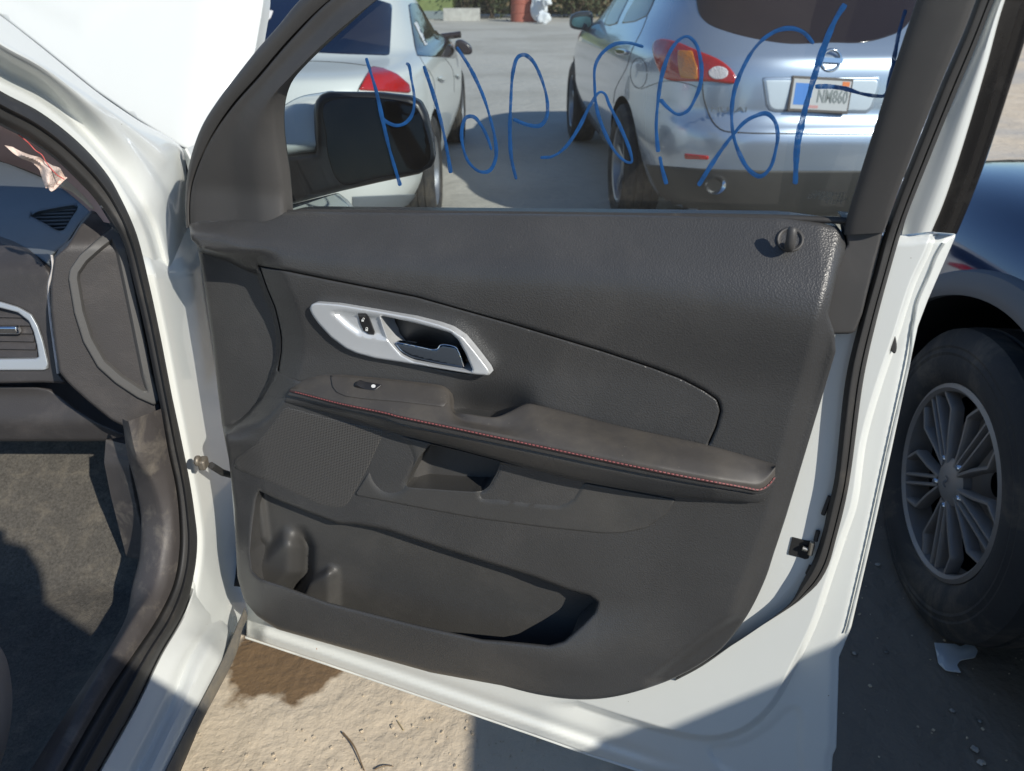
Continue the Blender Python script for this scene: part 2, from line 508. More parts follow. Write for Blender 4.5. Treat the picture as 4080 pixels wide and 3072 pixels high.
ground_m = ground_material()
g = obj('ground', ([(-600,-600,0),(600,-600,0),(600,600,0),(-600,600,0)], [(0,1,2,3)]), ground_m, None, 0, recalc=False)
g['kind'] = 'structure'

# ================================================================== THE WHITE CAR
car = thing('white_car', 'white car with its hood up and passenger door hanging wide open', 'car', (-1.39, -.3, 0))
# door frame of reference: u along the door from the hinge, v up the leaning inner face, w towards the cabin side
EU = np.array([.957, -.29, 0]); EU /= np.linalg.norm(EU)
NH = np.array([EU[1], -EU[0], 0.])
EV = np.array([0, 0, .79])-NH*.10; EV /= np.linalg.norm(EV)
EN = np.cross(EU, EV); EN /= np.linalg.norm(EN)
if EN@NH < 0: EN = -EN
O_D = hit(np.array(978.), np.array(2527.), (0, 0, .33), (0, 0, 1.))
Dm = plane_map(O_D, EN)
def Drow(pts, w, n, curve=True):
    p = catmull(pts, n) if curve and len(pts) > 2 else resample(pts, n)
    return Dm(p[:, 0], p[:, 1], np.full(n, w) if np.isscalar(w) else np.interp(np.linspace(0, 1, n), np.linspace(0, 1, len(w)), w))
BELT0 = Dm(np.array(2040.), np.array(850.), np.array(0.))
EV2 = np.array([0, 0, 1.])+NH*.16; EV2 /= np.linalg.norm(EV2)
EN2 = np.cross(EU, EV2); EN2 = EN2 if EN2@NH > 0 else -EN2
Gm = plane_map(BELT0, EN2)
def Grow(pts, w, n):
    p = catmull(pts, n) if len(pts) > 2 else resample(pts, n)
    return Gm(p[:, 0], p[:, 1], np.full(n, w))

# ---- outlines in photograph pixels
door_right = Z('D', (440,1330))+Z('E',(430,0),(330,470),(250,830),(180,1130),(135,1240),(125,1580))+[(3318,3010)]
door_bottom = Z('H',(415,350),(900,510),(1690,780),(2212,960))+Z('M',(480,1110),(800,1212),(1250,1350))+[(3300,3320)]
trim_out = ([(752,888),(762,955),(783,973),(815,1150),(844,1340),(868,1560),(884,1690),(911,1827),(922,1920),(934,2028),(940,2190),(946,2298),(972,2392),(1025,2455),(1107,2508),(1378,2585),(1717,2680)]
    + catmull(Z('M',(0,735),(200,785),(420,812),(600,800),(800,750),(1000,670),(1200,540),(1350,350),(1450,150),(1500,0)), 50).tolist()
    + [(3129,2068),(3180,1900),(3270,1600),(3330,1400)] + Z('L',(1705+120,1165),(1770,1000),(1845,650),(1935,400),(1905,300),(1840,225),(1700,190),(1450,155),(1320,145),(0,125)) + [(1700,848),(1180,842)]
    + Z('O',(1190,125),(1110,165),(1000,207),(620,205),(270,183)))
seam = [(1031,1058),(1150,1078),(1291,1107),(1660,1180),(2029,1284),(2398,1395),(2600,1462),(2714,1505),(2806,1553),(2860,1590),(2873,1635),(2856,1700),(2822,1775)]
rim = [(1028,1060),(1045,1100),(1064,1153),(1094,1224),(1110,1290),(1119,1339),(1119,1400),(1112,1440),(1090,1513),(1050,1587),(1000,1647),(940,1700)]
arm_back = Z('I',(325,892),(400,838),(500,800),(640,785),(1000,815),(1300,850),(1540,888),(1582,925),(1600,1000),(1605,1080),(1750,1108),(1960,1132))+Z('K',(680,190),(780,145),(845,155),(1280,265),(1720,360),(2070,458))
arm_lip = Z('I',(318,905),(420,925),(700,1000),(1100,1080))+Z('K',(100,188),(400,250),(800,330),(1200,412),(1600,490),(1900,545),(1985,553),(2030,520),(2068,470))
arm_stitch = Z('I',(312,918),(420,945),(700,1018),(1100,1102))+Z('K',(100,204),(400,267),(800,352),(1200,437),(1600,518),(1900,572),(1990,586),(2035,560),(2066,520))
arm_pipe = Z('I',(300,950),(420,975),(700,1045),(1100,1135))+Z('K',(100,232),(400,295),(800,378),(1200,463),(1600,542),(1900,592),(1990,604),(2030,585),(2058,550))
arm_low = Z('I',(272,1012),(420,1045),(700,1115),(1080,1232))+Z('K',(200,320),(400,372),(800,478),(1080,547),(1560,625),(1850,648),(1985,655),(2020,630),(2045,590))
pocket = ([(1033,1956),(1120,1998),(1348,2088),(1420,2090),(1540,2112),(1807,2200),(2130,2300)]+Z('M',(350,205),(480,240),(525,275),(510,330),(440,400),(340,490),(260,512),(0,487))
    + [(1921,2547),(1649,2486),(1310,2400),(1120,2330),(1036,2304),(1006,2274),(997,2202),(1006,2100),(1022,1990)])
grille = Z('J',(722,187),(1000,262),(1400,355),(1290,600),(1180,800),(1150,850),(1110,878),(1060,880),(960,860),(700,745),(390,610),(385,548),(520,450),(640,300))
linsert = Z('K',(-20,290),(60,290),(200,322),(640,437),(1080,549),(1556,636),(1500,720),(1400,788),(1270,815))+Z('Y',(2212,1050),(1600,985),(1000,905),(500,815),(0,718))+Z('J',(1180,790),(1300,600),(1410,380))
pull = Z('Y',(490,215),(530,178),(800,235),(1215,338),(1180,440),(1100,580),(1040,625),(950,635),(740,622),(330,592),(292,580),(300,540),(350,430),(420,300))
bezel = Z('I',(470,260),(485,225),(520,212),(700,225),(1000,275),(1300,330),(1500,385),(1600,422),(1700,490),(1800,610),(1900,740),(1920,785),(1903,797),(1800,790),(1500,740),(1200,690),(1000,660),(850,620),(760,580),(640,490),(540,380),(490,310))
cup = Z('I',(1040,325),(1060,319),(1300,372),(1480,420),(1600,455),(1660,510),(1720,620),(1775,750),(1763,765),(1700,755),(1500,722),(1300,682),(1205,632),(1140,560),(1100,510),(1060,400))
lever = Z('I',(1140,538),(1165,533),(1300,558),(1470,590),(1500,580),(1520,552),(1640,570),(1665,610),(1705,725),(1695,745),(1500,702),(1280,650),(1190,600))
lock = Z('I',(855,300),(920,300),(945,330),(990,450),(985,470),(940,465),(900,440),(870,370))

# ---- heights of the moulded trim
def belt_y(x): return np.interp(x, [757,1144,2500,3097,3268,3400],[895,845,857,866,886,950])
def crease_y(x): return np.interp(x, [757,900,995,1290,1844,2500,3223,3400],[930,945,975,1015,1062,1095,1190,1215])
cup_pull = Z('K',(385,180),(600,212),(690,190),(780,145),(600,90),(400,80))
def w_trim(x, y, d):
    t = np.clip((y-belt_y(x))/np.maximum(crease_y(x)-belt_y(x), 20), -.5, 3)
    w = .047*np.clip(t, 0, 1)
    w = np.where((t > .7) & (t < 1.3), .047*(.7+.3*(1-((1.3-t)/.6)**2)), w)
    w = np.where(t >= 1.3, .047, w)
    w = w-.020*sm((y-crease_y(x)), 60, 430)
    # lower bin bulges towards the cabin around the map pocket's lip
    low = sm(y-np.interp(x, [950,1350,2130,2380,3200],[2000,2180,2380,2440,2420]), -60, 260)
    dp = dist(pocket, x, y)
    w = w+.030*low*np.exp(-(dp/260.)**2)
    # the wide side face towards the latch edge turns away
    xr = np.interp(y, [900,1330,1850,2068,2453,2700],[3340,3230,3090,3040,2890,2560])
    w = w-.020*sm(x-xr, 0, 90)*(y > 900)
    # front end: rounded away from the driver towards the rim, then the sunk end panel
    rx = np.interp(y, [p[1] for p in rim], [p[0] for p in rim])
    inr = sm(y, 985, 1075)*(1-sm(y, 1640, 1760))
    w = w-.030*inr*np.clip((rx+95-x)/95, 0, 1)**1.15
    lefty = 1-sm(x, 930, 1060)
    w = w*(1-.55*lefty*sm(y, 1750, 1850))
    return w
def w_main(x, y, d):
    w = w_trim(x, y, d)
    rx = np.interp(y, [p[1] for p in rim], [p[0] for p in rim])
    top = np.interp(x, [757,783,920,985,1030],[955,978,1025,1060,1075])
    rec = sm(rx-x, 0, 16)*sm(y-top, 0, 22)*(1-sm(y+.55*x, 2190, 2230))
    return np.where(rec > 0, w*(1-rec)+rec*-.026, w)

PLAT = catmull([(2304,2790),(2506,2855),(2759,2923),(2868,2925),(2976,2884),(3071,2793),(3157,2634),(3230,2482),(3302,2272),(3350,2128),(3391,2005),(3429,1747),(3490,1530),(3558,1330),(3626,1120),(3690,980),(3720,880)], 90).tolist()+[(2000,800),(700,900),(900,2500),(1700,2790)]
DISH = catmull(Z('M',(1130,1070),(1300,1040),(1450,960),(1560,860),(1610,842),(1650,870),(1650,1050),(1640,1280),(1400,1280),(1180,1170)), None, True, 14)
trim_in = dilate(resample(trim_out, None, True, 40), -62)
shell = obj('inner_shell', None or patch(
    Z('D',(30,1042),(180,1042),(330,1040),(460,1036),(567,1038))+door_right+door_bottom[::-1]+[(985,2440),(955,2300),(935,2100),(915,1850),(880,1650),(845,1300),(810,1000)],
    Dm, w=lambda x, y, d: -.048+.020*sm(np.where(inside(trim_in, x, y), 0, dist(trim_in, x, y)), 0, 34)*sm(x, 1000, 1060)
        -.024*sm(np.where(inside(PLAT, x, y), 0, dist(PLAT, x, y)), 0, 26)*sm(x, 2150, 2450)
        -.007*np.exp(-((d-62)/22)**2)*(1-sm(x, 2500, 2800))
        -.004*sm(np.where(inside(DISH, x, y), dist(DISH, x, y), 0), 0, 16)
        -.006*sm(36-d, 0, 30),
    edge=8, edge_w=.004, skirt=.045, res=15, extra=np.vstack([rails(PLAT[:90], (-2,5,12,19,26,33)), rails(PLAT[:90], (2,-5,-12,-19,-26,-33))])), white_paint, car, 40)

obj('door_trim_panel', patch(trim_out, Dm, w_main, edge=16, edge_w=.006, skirt=.055, res=12, extra=np.vstack([rails(rim, (-18,-12,-6,0,6,12,18), 8), rails([(757,955),(783,978),(920,1025),(985,1060),(1030,1075)], (-4,4,12,20,28), 8)]),
    holes=[dilate(resample(seam+[(2484,1704),(2149,1619),(2099,1611),(1961,1663),(1796,1638)]+Z('I',(1540,888),(1000,815),(640,785),(400,838))+[(1105,1480)]+rim[7:0:-1], None, True, 14), -1), pocket, pull], hole_skirt=.04,
    hole_dir=lambda q: (-EN*.012-EV*.09) if q[1] > np.interp(q[0], [990,1200,1900,2300,2400],[2262,2300,2475,2520,2520]) and 985 < q[0] < 2330 else None), pad_plastic, car, 50)
trim = bpy.data.objects['door_trim_panel']
ins_poly = seam+[(2900,1800),(2484,1740),(2149,1660),(2099,1640),(1961,1690),(1796,1668)]+Z('I',(1540,925),(1000,850),(640,815),(400,862))+[(1105,1500)]+rim[7:0:-1]
obj('trim_insert', patch(dilate(resample(ins_poly, None, True, 14), -4), Dm, lambda x, y, d: w_trim(x, y, d)-.0015-.026*np.exp(-(((x-1950)/150)**4+((y-1650)/95)**2)),
    edge=7, edge_w=.004, skirt=.02, res=12, holes=[dilate(resample(cup, None, True, 10), 9)]), pad_plastic, trim, 50)
# back wall and bottle holder of the map pocket
def w_pocket(x, y, d):
    w = -.004-.010*sm(y, 2050, 2450)
    # round bottle holder bulges between two ledges
    cxl = np.interp(y, [2080,2150,2250,2350],[1110,1135,1180,1200])
    top1 = np.interp(x, [990,1060,1130,1200],[2215,2185,2110,2085]); xe = np.interp(y, [2080,2180,2280,2360],[1165,1205,1200,1140])
    w = w+.024*sm(y-top1, -25, 75)*(1-sm(x-xe, -75, 6)**1.5)
    w = w-.020*np.exp(-((x-xe-24)/20)**2)*sm(y, 2080, 2170)
    xs0 = np.interp(y, [2220,2300,2400],[1255,1235,1190])
    w = w+.020*sm(x-xs0, -6, 14)*(1-sm(x, 1300, 1365))*sm(y-np.interp(x, [1200,1310],[2330,2262]), -20, 30)
    w = w+.010*(1-sm(x-np.interp(y, [1960,2160],[1036,1062]), -10, 22))*(1-sm(y, 2140, 2180))
    return w
obj('map_pocket', patch(dilate(pocket, 55), Dm, w_pocket, skirt=.01, res=10), black_plastic, trim, 60)
SHAL = catmull(Z('Y',(1100,330),(1215,345),(2000,505),(2045,525),(2045,555),(1940,720),(1830,785),(1700,790),(1250,740),(1000,700)), None, True, 14)
# trim panel below the armrest with its pull recess
obj('lower_trim_insert', patch(dilate(resample(linsert, None, True, 14), -2), Dm,
    lambda x, y, d: w_trim(x, y, d)+.0025-.004*sm(np.where(inside(SHAL, x, y), dist(SHAL, x, y), 0), 0, 13)
        -.013*(1-sm(np.hypot((x-1560)/110, (y-1850)/140), .35, 1.0)),
    edge=6, edge_w=.002, skirt=.006, res=12, holes=[pull], hole_skirt=.045), black_plastic, trim, 50)
obj('pull_recess', patch(dilate(pull, 45), Dm, lambda x, y, d: -.018+.0*x+.016*(1-sm(x, 1640, 1720)), skirt=.01, res=14), smooth_plastic, trim, 60)
# speaker grille: perforated by material
def grille_mat():
    m = bpy.data.materials.new('speaker_mesh'); m.use_nodes = True
    N = m.node_tree.nodes; Lk = m.node_tree.links; p = N['Principled BSDF']
    tc = N.new('ShaderNodeTexCoord'); mp = N.new('ShaderNodeVectorMath'); mp.operation = 'DOT_PRODUCT'; mp.inputs[1].default_value = EU
    mq = N.new('ShaderNodeVectorMath'); mq.operation = 'DOT_PRODUCT'; mq.inputs[1].default_value = EV
    s = []
    for q in (mp, mq):
        Lk.new(tc.outputs['Object'], q.inputs[0])
        a = N.new('ShaderNodeMath'); a.operation = 'MULTIPLY'; a.inputs[1].default_value = 2*math.pi/.0027; Lk.new(q.outputs['Value'], a.inputs[0])
        b = N.new('ShaderNodeMath'); b.operation = 'SINE'; Lk.new(a.outputs[0], b.inputs[0]); s.append(b.outputs[0])
    c = N.new('ShaderNodeMath'); c.operation = 'ADD'; Lk.new(s[0], c.inputs[0]); Lk.new(s[1], c.inputs[1])
    r = N.new('ShaderNodeMapRange'); r.inputs['From Min'].default_value = .1; r.inputs['From Max'].default_value = .8; Lk.new(c.outputs[0], r.inputs['Value'])
    mi = N.new('ShaderNodeMix'); mi.data_type = 'RGBA'; Lk.new(r.outputs[0], mi.inputs['Factor'])
    mi.inputs['A'].default_value = (.080, .077, .073, 1); mi.inputs['B'].default_value = (.008, .008, .008, 1)
    Lk.new(mi.outputs['Result'], p.inputs['Base Color']); p.inputs['Roughness'].default_value = .45
    bn = N.new('ShaderNodeBump'); bn.invert = True; bn.inputs['Strength'].default_value = .5; bn.inputs['Distance'].default_value = .001
    Lk.new(r.outputs[0], bn.inputs['Height']); Lk.new(bn.outputs[0], p.inputs['Normal'])
    return m
obj('speaker_grille', patch(catmull(grille, None, True, 14)if False else resample(grille, None, True, 14), Dm, lambda x, y, d: w_trim(x, y, d)*.8+.006, edge=12, edge_w=.004, skirt=.008, res=16), grille_mat(), trim, 50, label='perforated black speaker grille')
# armrest
NA = 130
def wr(a, b, c): return [a]*1+[a*.5+b*.5]+[b]*5+[c]*2
armw = {'back': [.022,.024,.026,.027,.028,.030,.058,.058,.036,.030,.030,.030,.030,.030,.030,.030,.030], 'mid': [.030,.050,.060,.064,.066,.068,.068,.062,.040],
        'lip': [.036,.066,.080,.084,.086,.088,.088,.078,.044], 'stitch': [.036,.067,.082,.086,.088,.090,.090,.080,.044],
        'pipe': [.032,.060,.075,.079,.081,.083,.083,.074,.038], 'low': [.026,.040,.048,.052,.054,.056,.056,.050,.030]}
pb, pl = catmull(arm_back, NA), catmull(arm_lip, NA)
pm = pb*.45+pl*.55
rows = [Dm(pb[:,0], pb[:,1], np.interp(np.linspace(0,1,NA), np.linspace(0,1,17), armw['back']))-EN*.012-np.array([0,0,.006]),
        Dm(pb[:,0], pb[:,1], np.interp(np.linspace(0,1,NA), np.linspace(0,1,17), armw['back'])),
        Dm(pm[:,0], pm[:,1], np.interp(np.linspace(0,1,NA), np.linspace(0,1,9), armw['mid'])),
        Drow(arm_lip, armw['lip'], NA), Drow(arm_stitch, armw['stitch'], NA)]
obj('armrest', loft(rows, 5), dusty_plastic, trim, 60)
obj('armrest_front', join(loft([Drow(arm_stitch, armw['stitch'], NA)-EN*.0015, Drow(arm_pipe, armw['pipe'], NA)+EN*.003, Drow(arm_pipe, armw['pipe'], NA)-EN*.006-EV*.001], 5),
    loft([Drow(arm_pipe, armw['pipe'], NA)-EN*.005-EV*.0015, Drow((np.array(catmull(arm_pipe,40))*.75+np.array(catmull(arm_low,40))*.25).tolist(), [a-.004 for a in armw['pipe']], NA), Drow(arm_low, armw['low'], NA), Drow(arm_low, armw['low'], NA)-EN*.045-EV*.004], 5)), pad_plastic, trim, 50)
red_thread = mat('red_thread', (.26, .075, .072), .6)
st = catmull(arm_stitch, 400)
stw = np.interp(np.linspace(0,1,400), np.linspace(0,1,9), armw['stitch'])
sp_ = Dm(st[:,0], st[:,1], stw+.0012)
ss = resample(sp_, None, False, .0052)
parts_ = []
for i in range(2, len(ss)-1):
    a = ss[i]; b = ss[i+1]; parts_.append(tube([a+(b-a)*.10, a+(b-a)*.4+EN*.0006, a+(b-a)*.68], 0.0009, 5))
so = obj('red_stitching', join(*parts_), red_thread, trim, 60); so['kind'] = 'stuff'
obj('stitch_channel', tube(ss-EN*.0016-EV*.001, .0022, 6), mat('dark_red_welt', (.05, .026, .025), .6), trim, 60)
# switch plate and window switch on the armrest
armt = mesh_map(*loft(rows, 5)); armt.n = np.array([.1,-.35,.93])
obj('switch_plate', patch(Z('I',(640,800),(1000,828),(1300,862),(1530,900),(1565,930),(1580,1010),(1540,1050),(1200,1010),(900,985),(760,965),(690,935),(655,890)), armt, .0022, edge=5, edge_w=.0012, skirt=.004, res=12), dusty_plastic, trim, 40)
obj('window_switch', patch(Z('I',(835,895),(890,850),(1055,880),(1000,925),(920,915)), armt, lambda x, y, d: .0036+.006*sm(1460-x, 0, 40)*sm(x,1410,1435), edge=3, edge_w=.001, skirt=.004, res=6), mat('switch_black', (.02,.02,.022), .35), trim, 40)
obj('switch_symbol', patch([(1492+9*math.cos(a), 1547+7*math.sin(a)) for a in np.linspace(0, 6.28, 14)[:-1]], armt, .0047, skirt=0, res=4), mat('white_print', (.75,.75,.72), .5), trim, 0)
# handle bezel, cup, lever, lock switch
BZ = .030
def w_bezel(x, y, d):
    f = inside(Z('I',(620,280),(730,270),(1050,310),(1045,340),(1105,520),(960,500),(860,480),(760,410)), x, y)
    w = w_trim(x, y, d)+.0105+.010*(1-sm(d, 0, 26))*0
    w = w+.007*sm(x, 1500, 1900)
    return w-.006*sm(np.where(f, dist(Z('I',(620,280),(730,270),(1050,310),(1045,340),(1105,520),(960,500),(860,480),(760,410)), x, y), 0), 0, 22)
obj('handle_bezel', patch(resample(bezel, None, True, 8), Dm, w_bezel, edge=7, edge_w=.004, skirt=.014, res=9, holes=[cup], hole_skirt=.035), silver_plastic, trim, 45)
obj('handle_cup', patch(dilate(cup, 14), Dm, lambda x, y, d: .000-.022*(1-sm(np.hypot((x-1700)/120,(y-1400)/90), .2, 1)), skirt=.01, res=10), smooth_plastic, trim, 60)
obj('cup_side', patch(Z('I',(1042,325),(1100,335),(1150,420),(1200,530),(1310,545),(1140,540),(1100,505),(1065,400)), Dm, lambda x, y, d: .024-.018*sm(x, 1520, 1600), skirt=.01, res=6), silver_plastic, trim, 60)
obj('release_lever', patch(lever, Dm, .0345, edge=5, edge_w=.004, skirt=.012, res=8), dark_chrome, trim, 45, label='dark chrome inner door release lever')
obj('lever_edge', tube(np.array([Dm(np.array(float(p[0])), np.array(float(p[1])), np.array(.0335)) for p in catmull(Z('I',(1140,538),(1165,533),(1300,558),(1470,590),(1500,580),(1520,552),(1640,570),(1665,610),(1705,725)), 60)]), .0011, 6), chrome, trim, 60)
obj('lock_switch', patch(lock, Dm, lambda x, y, d: w_bezel(x, y, d)+.003, edge=4, edge_w=.0015, skirt=.006, res=6), mat('switch_black', (.02,.02,.022), .35), trim, 40)
for (cx_, cy_), open_ in ((Z('I',(895,350))[0], True), (Z('I',(927,426))[0], False)):
    q = [(-5,-1),(5,-1),(5,8),(-5,8)]
    bod = patch([(cx_+a*1.0, cy_+b*.9) for a, b in q], Dm, lambda x, y, d: w_bezel(x, y, d*0)+.0040, skirt=0, res=3)
    arc = [(cx_+4*math.cos(a)+(3 if open_ else 0), cy_-2-5*math.sin(a)) for a in np.linspace(0, math.pi, 9)]
    z_ = np.array([p[0] for p in arc]); y_ = np.array([p[1] for p in arc])
    obj('padlock_symbol', join(bod, tube(Dm(z_, y_, w_bezel(z_, y_, 0)+.0042), .0004, 5)), mat('white_print', (.75,.75,.72), .5), trim, 0)
# dome lamp / lock knob near the belt
kc = Z('L',(1435,340))[0]
kd = [(kc[0]+55*math.cos(a), kc[1]+50*math.sin(a)) for a in np.linspace(0, 2*math.pi, 40)[:-1]]
wk = lambda x, y, d: w_trim(np.full_like(x, kc[0]), np.full_like(x, kc[1]), d)+.0*x
slope = lambda x, y, d: w_trim(x, y, d)
obj('hook_bezel', patch(kd, Dm, lambda x, y, d: slope(x, y, d)+.003-.007*sm(d, 6, 30), edge=6, edge_w=.002, skirt=.006, res=6), smooth_plastic, trim, 60)
k0 = Dm(*[np.array(float(v)) for v in Z('L',(1432,400))[0]], np.array(.032)); k1 = Dm(*[np.array(float(v)) for v in Z('L',(1455,228))[0]], np.array(.036))
obj('coat_hook', tube(catmull([k0-EN*.012, k0+EN*.002, (k0+k1)/2+EN*.003, k1], 14), [.0055]*12+[.0052,.0035], 12), smooth_plastic, trim, 60)
# ---- upper door frame, glass, seals
def ysw(px): return 850+.083*(np.asarray(px, float)-2040)
def Hm(px, py, w=0.0):
    w = np.asarray(w, float)+np.zeros(np.shape(px))
    return np.where((np.asarray(py) < ysw(px))[..., None], Gm(px, py, w), Dm(px, py, w))
Hm.n = EN2
def Hrow(pts, w, n):
    p = catmull(pts, n) if len(pts) > 2 else resample(pts, n)
    ww = np.full(n, w) if np.isscalar(w) else np.interp(np.linspace(0,1,n), np.linspace(0,1,len(w)), w)
    return Hm(p[:,0], p[:,1], ww)
TOP_O = Z('X',(4300,-640),(3400,-650),(2500,-560),(1700,-420),(1250,-260))
f_out = TOP_O+Z('X',(920,0),(760,190),(600,370),(450,560),(320,730),(200,920),(130,1100),(85,1300),(70,1500),(78,1680))
f_seamL = Z('X',(4300,-560),(3400,-570),(2500,-470),(1800,-330),(1450,-220),(1130,0),(850,270),(600,560),(400,790),(230,1060),(120,1350),(100,1520),(102,1680))
f_seamR = Z('X',(4300,-545),(3400,-555),(2500,-455),(1800,-315),(1465,-205),(1150,0),(868,282),(618,572),(416,802),(244,1068),(134,1356),(114,1520),(116,1680))
f_mid = Z('X',(4300,-500),(3400,-510),(2500,-410),(1850,-260),(1550,-150),(1290,0),(1000,270),(760,510),(600,690),(470,860),(400,1100),(430,1400),(440,1680))
f_rid = Z('X',(4300,-450),(3400,-460),(2500,-350),(1900,-200),(1620,-90),(1400,60),(1080,330),(850,560),(720,700),(640,830),(590,1000),(600,1250),(640,1680))
f_in = Z('X',(4300,-400),(3400,-410),(2500,-290),(1950,-130),(1650,-60),(1462,0),(1200,220),(900,500),(780,640),(740,740),(722,850),(724,1000),(742,1150),(772,1350),(795,1680))
NF = 110
frame = obj('window_frame', join(
    loft([Hrow(f_out, -.050, NF), Hrow(f_out, -.008, NF), Hrow(np.array(catmull(f_out,60))*.6+np.array(catmull(f_seamL,60))*.4, -.002, NF), Hrow(f_seamL, -.004, NF), Hrow(f_seamL, -.014, NF), Hrow(f_seamR, -.014, NF)], 4),
    loft([Hrow(f_seamR, -.014, NF), Hrow(f_seamR, -.001, NF), Hrow(f_mid, .000, NF), Hrow(f_rid, .009, NF), Hrow(f_in, .000, NF), Hrow(f_in, .0, NF)-EN2*.028], 5)), smooth_plastic, car, 45)
r0 = Z('D',(560,-460),(470,-220),(395,0),(330,190),(250,430),(165,700),(80,980),(70,1040))
r1 = Z('D',(870,-520),(750,-250),(645,0),(600,120),(500,350),(400,600),(310,830),(240,1030))
r2 = Z('D',(985,-560),(850,-270),(735,0),(650,215),(560,430),(450,700),(340,980),(325,1040))
r3 = Z('D',(1050,-560),(900,-270),(782,0),(700,290),(620,560),(560,750),(500,920),(455,1025))
r4 = Z('D',(1150,-560),(1010,-220),(930,0),(866,190),(720,640),(640,860),(567,1035))
obj('sash_trim', loft([Hrow(r0, -.030, 40), Hrow(r0, -.002, 40), Hrow(np.array(catmull(r0,40))*.7+np.array(catmull(r1,40))*.3, .004, 40), Hrow(r1, .004, 40), Hrow(r1, -.012, 40)], 4), smooth_plastic, frame, 45)
obj('lower_sash_trim', patch(Z('D',(60,960),(250,980),(240,1030),(195,1200),(150,1390),(118,1468),(95,1478),(-45,1478),(0,1200),(85,1080)), Dm, -.004, edge=9, edge_w=.004, skirt=.05, res=14), smooth_plastic, frame, 45)
sl = Z('D',(870,-520),(750,-250),(652,0),(605,130),(505,360),(405,610),(315,840),(245,1040),(200,1210),(140,1420),(80,1666))+Z('N',(1080,60),(1000,400),(930,720),(850,980),(770,1180),(640,1420),(500,1666))+Z('M',(1350,460),(1100,610),(960,690))
sr = Z('D',(985,-560),(850,-270),(733,0),(648,215),(558,430),(448,700),(338,980),(278,1180),(213,1420),(158,1666))+Z('N',(1285,30),(1200,450),(1100,830),(1000,1180),(860,1420),(680,1590),(590,1666))+Z('M',(1300,490),(1100,630),(955,708))
NS = 120
pl_, pr_ = catmull(sl, NS), catmull(sr, NS)
def mixrow(f, w): p = pl_*(1-f)+pr_*f; return Hm(p[:,0], p[:,1], np.full(NS, w))
obj('door_weatherstrip', loft([mixrow(0,-.04), mixrow(0,-.020), mixrow(.3,-.010), mixrow(.62,-.013), mixrow(.70,-.018), mixrow(.78,-.016), mixrow(1,-.024), mixrow(1,-.046)], 4), rubber, car, 50)
wl = (np.array(catmull(r2,50))*1.0).tolist()
obj('frame_jamb', loft([Hrow(wl, -.030, 50)+EN2*.0, Hrow(r2, -.036, 50), Hrow(np.array(catmull(r2,50))*.35+np.array(catmull(r3,50))*.65, -.030, 50), Hrow(r3, -.036, 50), Hrow(r3, -.060, 50)], 4), white_paint, shell, 45)
obj('pillar_applique', loft([Hrow(r3, -.036, 50), Hrow(r3, -.046, 50), Hrow(np.array(catmull(r3,50))*.5+np.array(catmull(r4,50))*.5, -.042, 50), Hrow(np.array(catmull(r3,50))*.46+np.array(catmull(r4,50))*.54, -.048, 50), Hrow(r4, -.046, 50), Hrow(r4, -.062, 50)], 3), mat('gloss_black_plastic', (.018,.017,.017), .25, coat=.3, dust=((.2,.18,.16),20,.55,.8,.15)), frame, 40)
window_glass = glass_mat('tinted_side_glass', (.70, .765, .775), 1.45, dirt=.035)
gl_poly = f_in[0:1]+np.array(catmull(f_in, 60)).tolist()[1:-4]+[(1130,900),(2000,930),(3370,960)]+np.array(catmull(r0, 30)).tolist()[::-1]
glass = obj('window_glass', patch(dilate(resample(gl_poly, None, True, 30), 10), Gm, -.026, skirt=0, res=60), window_glass, car, 0, label='door window with blue marker writing on it')
obj('belt_seal', tube(Hrow([(1135,846),(1700,850),(2500,860),(3100,868),(3370,880)], -.012, 40), .005, 8, flat=.8), rubber, frame, 60)
marker = mat('blue_marker_ink', (.008, .080, .25), .45, var=(60, .30))
def streaky(m):
    N = m.node_tree.nodes; Lk = m.node_tree.links; p = N['Principled BSDF']
    tc = N.new('ShaderNodeTexCoord'); nz = N.new('ShaderNodeTexNoise'); nz.inputs['Scale'].default_value = 170; nz.inputs['Detail'].default_value = 5
    Lk.new(tc.outputs['Object'], nz.inputs['Vector'])
    mr = N.new('ShaderNodeMapRange'); mr.inputs['From Min'].default_value = .30; mr.inputs['From Max'].default_value = .50; mr.inputs['To Min'].default_value = .80
    Lk.new(nz.outputs['Fac'], mr.inputs['Value']); Lk.new(mr.outputs[0], p.inputs['Alpha'])
streaky(marker)
def stroke(pts, w0=8.5, w1=None):
    c = catmull(pts, None, False, 6.0); n = len(c)
    t = np.gradient(c, axis=0); t /= np.maximum(np.linalg.norm(t, axis=1), 1e-9)[:, None]
    nn = np.stack([-t[:,1], t[:,0]], -1)
    wd = np.linspace(w0, w1 or w0, n)*(.92+.16*np.sin(np.arange(n)*.11+rng.uniform(0,6))+.08*np.sin(np.arange(n)*.37)+.03*rng.standard_normal(n))
    wd[0] *= .7; wd[-1] *= .55
    a = c+nn*wd[:,None]; b = c-nn*wd[:,None]
    off = rng.uniform(.0010, .0016)
    return loft([Gm(a[:,0],a[:,1],-.026+off), Gm(c[:,0],c[:,1],-.026+off+.0002), Gm(b[:,0],b[:,1],-.026+off)], 1, False)
